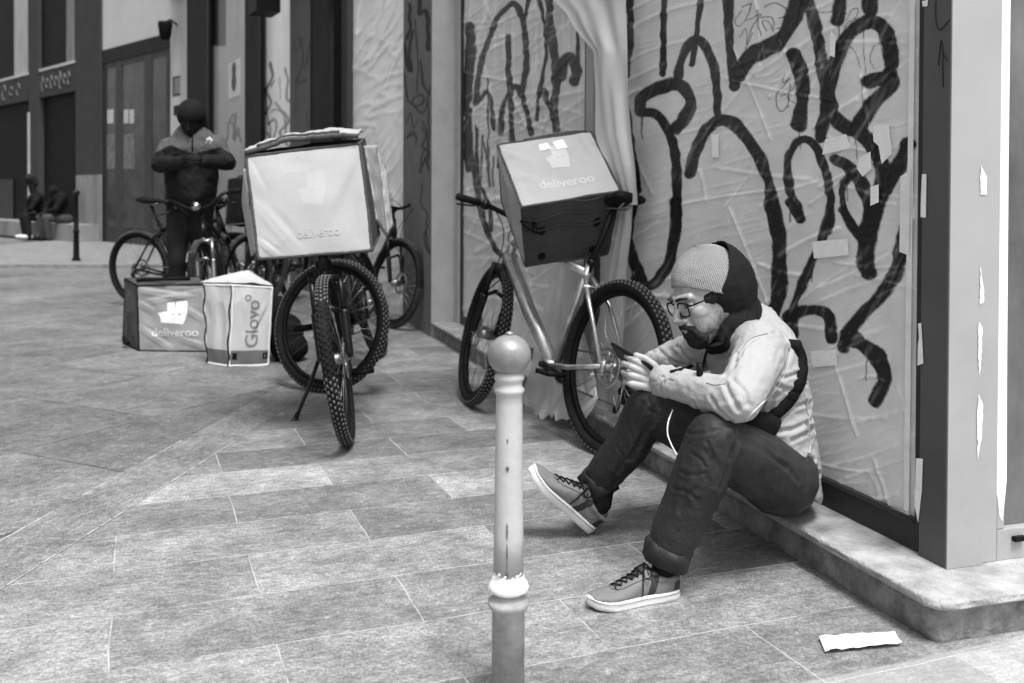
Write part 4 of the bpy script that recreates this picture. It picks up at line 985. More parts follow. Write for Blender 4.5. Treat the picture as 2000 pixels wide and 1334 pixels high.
def text_mesh(mb, s, ev, face, u0, v0, w_, h, off, rot=False, wipe=None, bold=.02):
    cu = bpy.data.curves.new('t', 'FONT'); cu.body = s; cu.size = 1; cu.offset = bold; cu.resolution_u = 4
    o = bpy.data.objects.new('t', cu); link(o); dg = bpy.context.evaluated_depsgraph_get(); m = o.evaluated_get(dg).to_mesh()
    bm = bmesh.new(); bm.from_mesh(m); bmesh.ops.triangulate(bm, faces=bm.faces)
    for _ in range(6):
        es = [e for e in bm.edges if e.calc_length() > .07]
        if not es: break
        bmesh.ops.subdivide_edges(bm, edges=es, cuts=1); bmesh.ops.triangulate(bm, faces=bm.faces)
    bm.verts.ensure_lookup_table(); bm.verts.index_update(); V = np.array([v.co[:2] for v in bm.verts]); F = [tuple(v.index for v in f.verts) for f in bm.faces]; bm.free()
    o.evaluated_get(dg).to_mesh_clear(); bpy.data.objects.remove(o)
    lo = V.min(0); hi = V.max(0); V = (V-lo)/(hi-lo)
    if rot: V = np.stack([1-V[:, 1], V[:, 0]], 1)
    mb.add([ev(face, u0+x*w_, v0+y*h, off) for x, y in V], F)
# --- big pale box on the front of the first bicycle
def quad_box(c4, dep_dir, ds):
    """front face corners (BL, BR, TR, TL) and depth vector(s)"""
    BL, BR, TR, TL = c4
    D = [Vector(dep_dir)]*4 if not isinstance(dep_dir, (list, tuple)) or not isinstance(dep_dir[0], Vector) else dep_dir
    return [BL, BR, BR+D[1], BL+D[0], TL, TR, TR+D[2], TL+D[3]]
m_faint = M('faded_print', .415, .5, .04, 10); m_faintd = M('faded_print_dark', .50, .5, .04, 10)
dB = 3.95
c4 = [P(505, 506, dB), P(727, 489, dB+.02), P(703, 280, dB+.12), P(481, 305, dB+.10)]
bx_ = empty('delivery_box', c4[0], 'large pale square delivery box hanging over the front of the bicycle facing the camera', 'delivery bag', 'delivery boxes carried on bicycles')
dv = [Vector((-.07, .36, .02)), Vector((-.022, .36, .05)), Vector((-.04, .38, .04)), Vector((-.07, .38, .03))]
C8 = quad_box(c4, dv, 0); ev, tri = soft_box(C8, 30, .014, .010, 2.2, 3.0, [((1, 1), (.58, .2), .045, .005), ((.08, .5), (.38, .04), .035, .004), ((.0, .97), (.12, .62), .025, .003), ((.03, .18), (.2, .0), .02, .004)])
mb = MB(); bag_mesh(mb, ev, ['front', 'back', 'left', 'right', 'bottom', 'top'], 84, {'front': 0, 'back': 0, 'left': 1, 'right': 1, 'bottom': 1, 'top': 1}, (ROO, .42, .45, .24, .32, 2)); o = mb.obj('bag_body', [m_bagwhite, m_trim, m_faint], bx_)
piping(tri, .008, m_trim, bx_)
mb = MB(); text_mesh(mb, 'deliveroo', ev, 'front', .36, .16, .38, .09, .0025); mb.obj('lettering', m_faint, bx_)
# loose crumpled lid
def lid_pt(s, t):
    p = tri(s, t, 1); b = .028*math.sin(math.pi*min(1, s*1.02))**1.0+.02*max(0, mnoise.noise(Vector((s*4, t*3, 9))))+.012*abs(mnoise.noise(Vector((s*11+t*3, t*5, 2))))
    return p+Vector((-.005, .01*math.sin(5*s), .012+b*(1 if 0 < t < 1 else .75)+.018*s))
n = 40; mb = MB(); mb.add([lid_pt(i/n, j/n) for j in range(n+1) for i in range(n+1)], [(j*(n+1)+i, j*(n+1)+i+1, (j+1)*(n+1)+i+1, (j+1)*(n+1)+i) for j in range(n) for i in range(n)])
o = mb.obj('lid', m_bagwhite, bx_); s = o.modifiers.new('s', 'SOLIDIFY'); s.thickness = .012; s.offset = 1
mb = MB(); mb.tube([lid_pt(i/30, 0)+Vector((0, -.006, .0)) for i in range(31)], .010, 8); mb.tube([lid_pt(i/30, 0)+Vector((0, .0, .016)) for i in range(3, 26)], .007, 8); mb.obj('lid_edge', m_trim, bx_)
# pale side flaps spreading behind
def flap(pts, seed, name='side_flap'):
    a, b, c, d = pts; n = 22; V = []
    for j in range(n+1):
        for i in range(n+1):
            s, t = i/n, j/n; p = a.lerp(b, s).lerp(d.lerp(c, s), t); p = p+Vector((.3, -1, .1)).normalized()*(.018*math.sin(math.pi*s)*math.sin(math.pi*t)+.014*mnoise.noise(Vector((s*3+seed, t*5, seed)))+.006*(1-4*abs(mnoise.noise(Vector((s*7+t*3+seed, t*4, 3))))))
            V.append(p)
    mb = MB(); mb.add(V, [(j*(n+1)+i, j*(n+1)+i+1, (j+1)*(n+1)+i+1, (j+1)*(n+1)+i) for j in range(n) for i in range(n)])
    o = mb.obj(name, m_bagwhite, bx_); s = o.modifiers.new('s', 'SOLIDIFY'); s.thickness = .01; s.offset = 0
flap([P(735, 430, 4.2), P(755, 462, 4.42), P(735, 283, 4.52), P(712, 285, 4.2)], 1.0)
flap([P(755, 462, 4.42), P(766, 440, 4.48), P(752, 330, 4.54), P(735, 283, 4.52)], 3.0)
flap([P(492, 500, 4.35), P(500, 490, 4.1), P(478, 330, 4.2), P(474, 395, 4.35)], 5.0)
# --- tilted box on the silver bicycle
d0 = 4.02
TL, TR, BR_, BL_ = P(972, 283, d0+.30), P(1155, 257, d0+.24), P(1212, 373, d0-.10), P(1019, 405, d0-.06)
fz, gz = P(1026, 520, d0+.12), P(1186, 496, d0+.10)
bk0 = TL+(fz-BL_)*1.0; bk1 = TR+(gz-BR_)*1.0
b3 = empty('delivery_box', BL_, 'tilted pale delivery box with dark underside strapped on the silver bicycle', 'delivery bag', 'delivery boxes carried on bicycles')
# local: front face = pale lid-side face, bottom = dark base
C8 = [BL_, BR_, gz, fz, TL, TR, bk1, bk0]
ev, tri = soft_box(C8, 30, .014, .011, 8.1, 3.5, [((.02, .9), (.34, .6), .03, .006), ((1, .85), (.62, .52), .03, .007), ((.05, .5), (.3, .35), .03, .005), ((.9, 1), (.98, .3), .03, .006)])
m_fabdk2 = M('grey_bag_base', .06, .6, .2, 7, .3, 90)
mb = MB(); bag_mesh(mb, ev, ['front', 'back', 'left', 'right', 'bottom', 'top'], 76, {'front': 0, 'back': 1, 'left': 2, 'right': 1, 'bottom': 1, 'top': 1}); mb.obj('bag_body', [m_bagwhite, m_fabdk2, M('side_fabric', .36, .6, .2, 6)], b3)
piping(tri, .007, m_trim, b3)
mb = MB()
for u_, v_ in ((.2, .42), (.2, .85), (.8, .4), (.8, .85)): mb.add([ev('bottom', u_+.045*math.cos(a), v_+.07*math.sin(a), .002) for a in [k*math.pi/8 for k in range(16)]], [tuple(range(16))])
mb.obj('rubber_foot', m_black, b3)
mb = MB()
for v_ in (.02, .2, .38): mb.tube([ev('bottom', i/16, v_+.03*math.sin(i*.7), .003) for i in range(17)], .004, 6)
mb.obj('seam', m_fabdk2, b3)
mb = MB(); grid_poly(mb, ev, 'front', ROO, .42, .42, .24, .40, .0012); mb.obj('logo', m_faintd, b3)
mb = MB(); on_face(mb, ev, 'front', [(0, 0), (1, .05), (.9, 1), (.1, .9)], .40, .76, .12, .13, .003); on_face(mb, ev, 'front', [(0, 0), (1, 0), (.95, 1), (0, .9)], .565, .74, .12, .17, .003); mb.obj('logo_ear', m_white, b3)
mb = MB(); text_mesh(mb, 'deliveroo', ev, 'front', .25, .18, .56, .12, .0012); mb.obj('lettering', m_faintd, b3)
mb = MB(); mb.tube([tri(.28, .0, 1)+Vector((0, 0, .004)), tri(.45, .05, 1)+Vector((0, 0, .018)), tri(.75, .05, 1)+Vector((0, 0, .022)), tri(.95, .0, 1)+Vector((0, 0, .004))], [.006, .009, .01, .006], 8); mb.obj('top_strap', m_trim, b3)
# small strap bundle of the base
mb = MB(); c = ev('bottom', .06, .28, .01); mb.tube([c+Vector((-.03, 0, .02)), c+Vector((.0, -.02, -.01)), c+Vector((.03, 0, -.03)), c+Vector((.02, 0, .03))], .009, 6); mb.obj('strap', m_black, b3)
# --- grey bag on the ground
dg_ = 1900/(690-385)
c4 = [P(272, 690, dg_), P(405, 686, dg_-.02), P(404, 556, dg_+.04), P(268, 558, dg_+.04)]
for q in c4[:2]: q.z = .005
b4 = empty('delivery_bag', c4[0], 'grey delivery bag with white animal head logo standing on the paving', 'delivery bag', 'delivery bags standing on the ground')
C8 = quad_box(c4, [Vector((-.22, .30, 0)), Vector((-.16, .34, 0)), Vector((-.16, .34, .02)), Vector((-.20, .30, .02))], 0)
ev, tri = soft_box(C8, 30, .012, .014, 4.4, 3.6, [((0, .95), (.9, .80), .03, .007), ((.1, .75), (1, .92), .03, .006), ((.03, .38), (.5, .02), .03, .006), ((.7, .66), (1, .45), .03, .005), ((.02, .75), (.26, .6), .03, .005), ((.6, .2), (1, .08), .03, .005)])
m_fg2 = M('grey_bag_front', .26, .5, .08, 5, .2, 90)
mb = MB(); bag_mesh(mb, ev, ['front', 'back', 'left', 'right', 'bottom', 'top'], 76, {'front': 0, 'back': 1, 'left': 1, 'right': 1, 'bottom': 1, 'top': 1}, (ROO, .30, .40, .42, .34, 2)); mb.obj('bag_body', [m_fg2, m_trim, m_white], b4)
piping(tri, .007, m_fabdark, b4)
mb = MB(); text_mesh(mb, 'deliveroo', ev, 'front', .20, .22, .68, .13, .003); mb.obj('lettering', M('worn_white_print', .5, .6, .3, 40), b4)
mb = MB(); mb.tube([tri(.05, .3, 1)+Vector((0, 0, .02)), tri(.4, .2, 1)+Vector((0, 0, .03)), tri(.8, .3, 1)+Vector((0, 0, .025))], .012, 8); mb.obj('strap', m_fabdark, b4); mb = MB(); mb.tube([tri(0, .6, .1)+Vector((-.03, 0, 0)), tri(0, .5, .14)+Vector((-.05, 0, 0)), tri(0, .3, .08)+Vector((-.04, 0, 0))], .014, 8); mb.obj('strap', m_fabdark, b4)
# --- white bag with vertical lettering
dw = 1900/(720-385)
def pw(px, py, dd=0): return P(px, py, dw+dd)
BLc, BRc, TRc, TLc = pw(448, 719), pw(524, 720, .06), pw(532, 562, .08), pw(455, 557, .02)
FLb, FLt = pw(405, 716, .12), pw(398, 556, .16)
for q in (BLc, BRc, FLb): q.z = .006
b5 = empty('delivery_bag', BLc, 'white delivery bag with dark base band and upright lettering in front of a black backpack', 'delivery bag', 'delivery bags standing on the ground')
dvv = FLb-BLc
bkR, bkRt = BRc+dvv*1.0, TRc+(FLt-TLc)+Vector((.02, .1, .05))
C8 = [BLc, BRc, bkR, FLb, TLc, TRc, bkRt, FLt]
ev, tri = soft_box(C8, 30, .008, .012, 6.4, 3, [((.9, .8), (.5, .35), .03, .006), ((.1, .9), (.3, .3), .04, .004)])
m_wb = M('white_bag_fabric', .50, .45, .05, 6, .2, 80)
mb = MB(); bag_mesh(mb, ev, ['front', 'back', 'left', 'right', 'bottom', 'top'], 76, 0); mb.obj('bag_body', m_wb, b5)
piping(tri, .006, m_white, b5)
def band(face, v0, v1, mat, name):
    n = 20; mb = MB(); mb.add([ev(face, i/n, v0+(v1-v0)*j/4, .0018) for j in range(5) for i in range(n+1)], [(j*(n+1)+i, j*(n+1)+i+1, (j+1)*(n+1)+i+1, (j+1)*(n+1)+i) for j in range(4) for i in range(n)]); mb.obj(name, mat, b5)
m_gb = M('grey_band', .14, .6, .1, 10); m_ltr = M('grey_print', .20, .6, .05)
band('front', .02, .19, m_gb, 'base_band'); band('left', .02, .19, m_gb, 'base_band')
mb = MB()
for s_ in (.06, .84): on_face(mb, ev, 'front', [(0, 0), (1, 0), (1, 1), (0, 1)], s_, .08, .12, .08, .004)
mb.obj('velcro_patch', m_black, b5)
mb = MB(); text_mesh(mb, 'Glovo', ev, 'front', .36, .23, .34, .60, .002, rot=True, bold=.012)
# map-pin mark above the last letter
for k in range(24):
    a, b = k*math.pi/12, (k+1)*math.pi/12; on_face(mb, ev, 'front', [(math.cos(a), math.sin(a)), (math.cos(b), math.sin(b)), (.6*math.cos(b), .6*math.sin(b)), (.6*math.cos(a), .6*math.sin(a))], .40, .855, .085, .04, .002)
mb.obj('lettering', m_ltr, b5)
for (s_, nm) in ((.02, 'left'), (.97, 'left')):
    mb = MB(); mb.tube([ev('left', s_+.0, i/20, .006)+Vector((.006*math.sin(i*.8), 0, 0)) for i in range(21)], .005, 6); mb.obj('zip', m_black, b5)
mb = MB(); nl = 24; V = []
for j in range(nl+1):
    for i in range(nl+1):
        s_, t_2 = i/nl, j/nl; p = tri(s_, t_2*1.1, 1); V.append(p+Vector((0, 0, .010+.022*t_2*s_+.008*max(0, mnoise.noise(Vector((s_*3, t_2*3, 4))))+.006*math.sin(math.pi*s_))))
mb.add(V, [(j*(nl+1)+i, j*(nl+1)+i+1, (j+1)*(nl+1)+i+1, (j+1)*(nl+1)+i) for j in range(nl) for i in range(nl)]); o = mb.obj('lid', m_wb, b5); s = o.modifiers.new('s', 'SOLIDIFY'); s.thickness = .008
# black backpack behind
mb = MB(); c = P(560, 716, dw+.25); c.z = 0
mb.ell(c+Vector((-.0, 0, .13)), (.10, .14, .16)); mb.ell(c+Vector((.05, -.02, .08)), (.08, .12, .09)); mb.ell(c+Vector((-.06, .05, .25)), (.06, .1, .14)); mb.cap(c+Vector((-.02, -.1, .30)), .014, c+Vector((-.03, -.12, .1)), .012)
V, F, N = remesh(mb, .008, 4); V = V+N*(.010*nz(V, 14, 1))[:, None]; V[:, 2] = np.maximum(V[:, 2], .003)
tag(put('backpack', raw_mesh('backpack', V, F, m_fabdark)), 'slumped black backpack between the white bag and the bicycle wheel', 'backpack')

# dark box and clutter on the parked bicycles beside the big pale box
cb_ = [P(440, 440, 8.3), P(492, 436, 8.3), P(486, 345, 8.4), P(446, 350, 8.4)]
b6 = empty('delivery_box', cb_[0], 'black delivery box on the bicycles behind the left edge of the big pale box', 'delivery bag', 'delivery boxes carried on bicycles')
ev, tri = soft_box(quad_box(cb_, [Vector((0, .35, 0))]*4, 0), 20, .02, .02, 1.4, 3); mb = MB(); bag_mesh(mb, ev, ['front', 'back', 'left', 'right', 'bottom', 'top'], 16, 0); mb.obj('bag_body', m_fabdark, b6); piping(tri, .008, m_trim, b6)
bike('black bicycle among the others with its front wheel beside the dark box', bike_by_front(505, 606, -70, 9), m_black, steer=25, bar='high', crank=120, basket=True)
# ================================================================== PEOPLE
m_skin = bpy.data.materials.new('skin'); m_skin.use_nodes = True
def _skin(m, col):
    t = m.node_tree; b = t.nodes['Principled BSDF']; b.inputs['Roughness'].default_value = .45; b.inputs['Subsurface Weight'].default_value = .15; b.inputs['Subsurface Scale'].default_value = .01
    n = t.nodes.new('ShaderNodeTexNoise'); n.inputs['Scale'].default_value = 40; n.inputs['Detail'].default_value = 6; tc = t.nodes.new('ShaderNodeTexCoord'); t.links.new(tc.outputs['Object'], n.inputs[0])
    at = t.nodes.new('ShaderNodeAttribute'); at.attribute_name = 'stubble'
    t.links.new(mth(t, 'MULTIPLY', mrange(t, n.outputs[0], .3, .7, col*.85, col*1.12), mth(t, 'SUBTRACT', 1.0, mth(t, 'MULTIPLY', at.outputs['Fac'], .72))), b.inputs['Base Color'])
    bp = t.nodes.new('ShaderNodeBump'); bp.inputs['Strength'].default_value = .25; bp.inputs['Distance'].default_value = .001; n2 = t.nodes.new('ShaderNodeTexNoise'); n2.inputs['Scale'].default_value = 220
    t.links.new(tc.outputs['Object'], n2.inputs[0]); t.links.new(n2.outputs[0], bp.inputs['Height']); t.links.new(bp.outputs[0], b.inputs['Normal'])
_skin(m_skin, .34)
m_skind = bpy.data.materials.new('dark_skin'); m_skind.use_nodes = True; _skin(m_skind, .015); m_skind.node_tree.nodes['Principled BSDF'].inputs['Specular IOR Level'].default_value = .1
m_jacket = M('pale_jacket', .33, .65, .06, 6, .35, 160)
m_trous = M('dark_trousers', .024, .55, .35, 7, .6, 90, spec=.2)
m_hood = M('black_jersey', .009, .9, .2, 30, .4, 250, spec=.2)
m_sock = M('black_sock', .012, .9)
m_shoe = M('grey_canvas', .17, .8, .15, 14, .5, 300)
m_shoed = M('dark_canvas_panel', .04, .7, .1)
m_sole = M('white_rubber', .66, .6, .08, 20, stains=.2)
m_lace = M('black_lace', .012, .8)
m_beard = M('beard_hair', .028, .8, .6, 120, .9, 260)
# knitted beanie: fine ribs
m_knit = bpy.data.materials.new('ribbed_knit'); m_knit.use_nodes = True
t = m_knit.node_tree; b = t.nodes['Principled BSDF']; b.inputs['Roughness'].default_value = .95; b.inputs['Sheen Weight'].default_value = .3
at = t.nodes.new('ShaderNodeAttribute'); at.attribute_name = 'rib'; ah = t.nodes.new('ShaderNodeAttribute'); ah.attribute_name = 'row'
w1 = mth(t, 'SINE', mth(t, 'MULTIPLY', at.outputs['Fac'], 110.0)); w2 = mth(t, 'SINE', mth(t, 'MULTIPLY', ah.outputs['Fac'], 1700.0))
kn = mth(t, 'ADD', w1, mth(t, 'MULTIPLY', w2, .5)); nz_ = t.nodes.new('ShaderNodeTexNoise'); nz_.inputs['Scale'].default_value = 90
t.links.new(mth(t, 'MULTIPLY', mrange(t, kn, -1.5, 1.5, .22, .34), mrange(t, nz_.outputs[0], .3, .7, .8, 1.2)), b.inputs['Base Color'])
bp = t.nodes.new('ShaderNodeBump'); bp.inputs['Strength'].default_value = .8; bp.inputs['Distance'].default_value = .002; t.links.new(kn, bp.inputs['Height']); t.links.new(bp.outputs[0], b.inputs['Normal'])

def frame(o, x, z):
    x = Vector(x).normalized(); z = Vector(z); z = (z-x*z.dot(x)).normalized(); y = z.cross(x)
    return Matrix(((x.x, y.x, z.x, o.x), (x.y, y.y, z.y, o.y), (x.z, y.z, z.z, o.z), (0, 0, 0, 1)))
def hand(mb, wrist, xdir, thumb_up, back, curl=45, s=1.0, thumb=None, splay=1.0, curls=None):
    """palm + five fingers. x: wrist to knuckles, y: thumb side, z: back of the hand (basis may be mirrored)"""
    x = Vector(xdir).normalized(); z = Vector(back); z = (z-x*z.dot(x)).normalized(); y = Vector(thumb_up); y = (y-x*y.dot(x)-z*y.dot(z)).normalized()
    def L(a, b, c): return Vector(wrist)+(x*a+y*b+z*c)*s
    for k, (bx, by) in enumerate(((.086, .031), (.090, .0115), (.086, -.0105), (.078, -.032))):
        mb.cap(L(-.005, by*.55, 0), .0145*s, L(bx*.93, by, .002), .0105*s)
    mb.ell(L(.045, 0, -.002), 1.0) if False else mb.cap(L(.012, .012, -.006), .0155*s, L(.05, .004, -.004), .013*s)
    lens = ((.044, .027, .021), (.048, .030, .022), (.045, .028, .021), (.036, .021, .019))
    for k, ((bx, by), ln) in enumerate(zip(((.086, .031), (.090, .0115), (.086, -.0105), (.078, -.032)), lens)):
        p = (bx, by, .002); a = 0; c = curls[k] if curls else curl+k*4; r = (.0088, .0092, .0087, .0078)[k]; sp = (k-1.5)*-.04*splay
        for j, l_ in enumerate(ln):
            a += R(c)*(1.0, 1.05, .65)[j]; q = (p[0]+l_*math.cos(a), p[1]+l_*sp, p[2]-l_*math.sin(a))
            mb.cap(L(*p), r*s, L(*q), (r-.0009)*s, 12); p = q; r -= .0009
    tp = thumb or ((.018, .026, -.006), (.045, .050, -.016), (.072, .056, -.026), (.094, .050, -.034))
    for j in range(3): mb.cap(L(*tp[j]), (.0145, .0115, .0100)[j]*s, L(*tp[j+1]), (.0115, .0102, .0085)[j]*s, 12)
def head_shape(mb, M4, s=1.0):
    """x forward, y left, z up; origin between the ears"""
    b0 = len(mb.V)
    mb.ell((-.012, 0, .035), (.097, .076, .088)); mb.ell((.030, 0, .0), (.064, .064, .085)); mb.ell((.028, 0, -.052), (.056, .053, .055)); mb.ell((.066, 0, -.088), (.026, .028, .024))
    for q in (-1, 1):
        mb.cap((-.005, q*.055, -.045), .016, (.058, q*.020, -.094), .018)                      # jaw line
        mb.cap((.088, q*.008, .030), .0105, (.074, q*.044, .032), .011)                         # brow ridge
        mb.ell((.056, q*.036, -.016), (.028, .026, .026))                                        # cheekbone
        mb.cap((.058, q*.03, -.03), .027, (.060, q*.024, -.06), .025); mb.cap((.01, q*.045, -.02), .028, (.035, q*.035, -.06), .028)
        mb.cap((.1, q*.011, -.028), .0075, (.094, q*.015, -.030), .006)                         # nostril wing
        e0 = len(mb.V); mb.ell((0, 0, 0), (.017, .006, .029)); mb.xf(Matrix.Translation((-.008, q*.074, -.004)) @ Matrix.Rotation(R(q*-18), 4, 'Z') @ Matrix.Rotation(R(-12), 4, 'Y'), e0)
    mb.cap((.090, 0, .026), .0085, (.112, 0, -.016), .0095); mb.ell((.113, 0, -.022), (.0115, .0115, .0095)); mb.cap((.104, 0, -.03), .008, (.1, 0, -.04), .01)
    mb.ell((.088, 0, -.046), (.014, .026, .012)); mb.cap((.096, -.015, -.054), .0055, (.101, 0, -.052), .007); mb.cap((.101, 0, -.052), .007, (.096, .015, -.054), .0055)
    mb.cap((.093, -.014, -.064), .006, (.098, 0, -.065), .0075); mb.cap((.098, 0, -.065), .0075, (.093, .014, -.064), .006)
    mb.cap((-.03, 0, -.03), .052, (-.055, 0, -.13), .055)
    mb.xf(M4 @ Matrix.Scale(s, 4), b0)
def to_obj(name, V, F, mat, parent): return put(name, raw_mesh(name, V, F, mat), parent, local=False)
def bvh_of(V, F): return BVHTree.FromPolygons([Vector(v) for v in V], F)
def hit(bvh, px, py):
    r = ray(px, py).normalized(); loc, n, i, d = bvh.ray_cast(Vector((0, 0, CH)), r); 
    if loc is None: loc, n, i, d = bvh.find_nearest(P(px, py, 2.55))
    return loc, n
FS = 1.0
def folds(V, N, F, lines, conv_=lambda x, y: (x, y)):
    bv = bvh_of(V, F); V = V.copy(); base = V.copy()
    for pts, w_, dep in lines:
        pl = []
        for x, y in spline([conv_(*p) for p in pts], 4):
            q, n = hit(bv, x, y); pl.append(np.array(q))
        d = segdist(base, pl); amp = FS*(-dep*np.exp(-(d/w_)**2)+dep*.5*np.exp(-((d-2.1*w_)/(1.2*w_))**2))
        V += N*amp[:, None]
    return V
# ------------------------------------------------------------------ the seated man
man = empty('person', W(2.3, 1.45, .108), 'man in ribbed beanie, glasses and pale jacket sitting on the step looking at a phone', 'person')
HD = frame(P(1382, 581, 2.66), (-.86, -.34, -.34), (-.30, -.02, .95))
Lw = P(1292, 742, 2.55); Le = P(1441, 781, 2.37); Ls = P(1486, 675, 2.54)
Rw = P(1262, 722, 2.78); Re = P(1283, 716, 2.97); Rs = P(1385, 676, 2.86)
Lh = P(1522, 930, 2.63); Lk = P(1395, 858, 2.38); La = P(1300, 1088, 2.42)
Rh = P(1500, 905, 2.85); Rk = P(1262, 800, 2.80); Ra = P(1163, 950, 2.88)
pel = P(1512, 922, 2.74); chest = P(1480, 720, 2.69); neck = P(1432, 640, 2.68)
mb = MB(); head_shape(mb, HD, 1.0)
mb.cap(HD @ Vector((-.05, 0, -.11)), .05, neck, .055); mb.cap(neck, .055, chest, .09); mb.cap(chest, .09, pel, .09)
for a, b, c, in ((Ls, Le, Lw), (Rs, Re, Rw)): mb.cap(chest, .06, a, .045); mb.cap(a, .042, b, .032); mb.cap(b, .032, c, .024)
for a, b, c in ((Lh, Lk, La), (Rh, Rk, Ra)): mb.cap(pel, .07, a, .065); mb.cap(a, .065, b, .042); mb.cap(b, .042, c, .033)
hx = (P(1236, 722, 2.56)-Lw)
hand(mb, Lw+hx*.02+Vector((0, 0, -.006)), hx, (0.15, 0, 1), (-.2, -1, .15), curls=(58, 64, 66, 68), s=.96, thumb=((.010, .020, -.0), (.036, .038, .006), (.062, .046, .006), (.086, .046, .000)))
hx2 = (P(1216, 738, 2.68)-Rw)
hand(mb, Rw+hx2*.1, hx2+Vector((-.02, -.03, 0)), (0.1, 0, 1), (-.3, 1, .1), curls=(78, 80, 80, 80), s=.9, thumb=((.012, .022, -.008), (.035, .045, -.0), (.055, .058, -.0), (.072, .062, -.006)))
bodyV, bodyF, bodyN = remesh(mb, .0023, 5, .5)
# eye sockets pressed in
hm = HD.inverted(); 
Hl = (np.c_[bodyV, np.ones(len(bodyV))] @ np.array(hm).T)[:, :3]
near = (np.abs(Hl) < .14).all(1)
fx = np.array(HD.to_3x3() @ Vector((1, 0, 0)))
for q in (-1, 1):
    d2 = ((Hl[:, 1]-q*.031)/.017)**2+((Hl[:, 2]-.008)/.0135)**2
    bodyV -= fx*((near & (Hl[:, 0] > .03))*.011*np.exp(-d2))[:, None]
body = to_obj('body', bodyV, bodyF, m_skin, man)
jl = np.c_[Hl[:, 0], np.abs(Hl[:, 1]), Hl[:, 2]]
dj = segdist(jl, [(.010, .068, .0), (.004, .062, -.045), (.045, .036, -.088), (.085, .0, -.095)]); d2_ = segdist(jl, [(.03, .055, -.05), (.07, .035, -.065)])
msk = np.clip((.030-dj)/.016, 0, 1)+np.clip((.020-d2_)/.018, 0, 1)*.6; msk = np.clip(msk, 0, 1)*near*np.clip(.75+.5*nz(bodyV, 120, 3), 0, 1)
at = body.data.attributes.new('stubble', 'FLOAT', 'POINT'); at.data.foreach_set('value', msk.astype(float))
m_ball = M('eye_white', .5, .2, .05)
for q in (-1, 1):
    mb = MB(); mb.ell(HD @ Vector((.0745, q*.031, .008)), .0125); e_ = mb.obj('eye', m_ball, body)
    mb = MB(); mb.ell(HD @ Vector((.0815, q*.0305, .004)), .0063); mb.obj('iris', m_black, e_) if False else None
    mb = MB(); mb.tube([HD @ Vector((.0862-abs(k-3)*.0008, q*(.018+k*.0045), .0155-(k-3)**2*.0006)) for k in range(7)], .0022, 6); mb.tube([HD @ Vector((.0862, q*(.022+k*.003), .006)) for k in range(5)], .003, 6); mb.obj('lashes', m_beard, body)
    mb = MB(); mb.tube([HD @ Vector((.1005-(k/6)**2*.016, q*(.012+k*.0062), .030+.004*math.sin(k*.5))) for k in range(7)], [.0028, .0042, .0045, .0042, .0036, .003, .0015], 6, flat=1.3); mb.obj('eyebrow', m_beard, body)
# beard
mb = MB(); b0 = 0
mb.ell((.066, 0, -.092), (.036, .036, .030)); mb.ell((.084, 0, -.072), (.023, .030, .022)); mb.ell((.096, 0, -.047), (.013, .024, .009))
ms = MB()
for q in (-1, 1):
    mb.cap((.103, q*.004, -.042), .008, (.090, q*.027, -.056), .008); mb.cap((.090, q*.027, -.056), .009, (.070, q*.030, -.088), .016)
    ms.cap((.000, q*.055, -.050), .0185, (.050, q*.026, -.090), .024); ms.cap((.006, q*.0665, -.004), .008, (.002, q*.063, -.040), .014); ms.cap((.02, q*.052, -.045), .018, (.062, q*.030, -.078), .019)
mb.xf(HD); V, F, N = remesh(mb, .0024, 3); V = V+N*(.0020*nz(V, 150, 2)+.0014*nz(V, 320, 5))[:, None]
to_obj('beard', V, F, m_beard, body)
mb = MB(); mb.ell((-.0, 0, .012), (.074, .0805, .040)); mb.xf(HD)
V, F, N = remesh(mb, .004, 2); V = V+N*(.002*nz(V, 90, 2))[:, None]; to_obj('hair', V, F, m_beard, body)
# beanie
n1, n2 = 96, 44; V = []; F = []; rib = []; row = []
for j in range(n2+1):
    for i in range(n1):
        th = 2*math.pi*i/n1; c_, s_ = math.cos(th), math.sin(th); am = 0
        while am < 2.6:                                   # down to the slanted brim
            x_ = -.014+.104*math.sin(am)*c_; z_ = .030+.112*math.cos(am)
            if z_ < .012+.64*x_: break
            am += .01
        a = am*j/n2; bulge = 1+.02*math.sin(j/n2*math.pi)
        x_ = -.014+.104*math.sin(a)**.92*c_*bulge if a > 0 else -.014; y_ = .0875*(math.sin(a)**.92 if a > 0 else 0)*s_*bulge; z_ = .030+.112*math.cos(a)
        w_ = .0012*mnoise.noise(Vector((c_*3, s_*3, j*.2)))
        V.append(HD @ Vector((x_-.006*max(0, math.cos(a))+w_, y_+w_, z_))); rib.append(th); row.append(a*.1)
for j in range(n2):
    for i in range(n1): k = (i+1) % n1; F.append((j*n1+i, (j+1)*n1+i, (j+1)*n1+k, j*n1+k))
me = raw_mesh('beanie', V, F, m_knit); fixn(me)
for nm, dat in (('rib', rib), ('row', row)): at = me.attributes.new(nm, 'FLOAT', 'POINT'); at.data.foreach_set('value', np.array(dat, dtype=float))
bn = put('beanie', me, man, local=False); s = bn.modifiers.new('s', 'SOLIDIFY'); s.thickness = .005; s.offset = -1
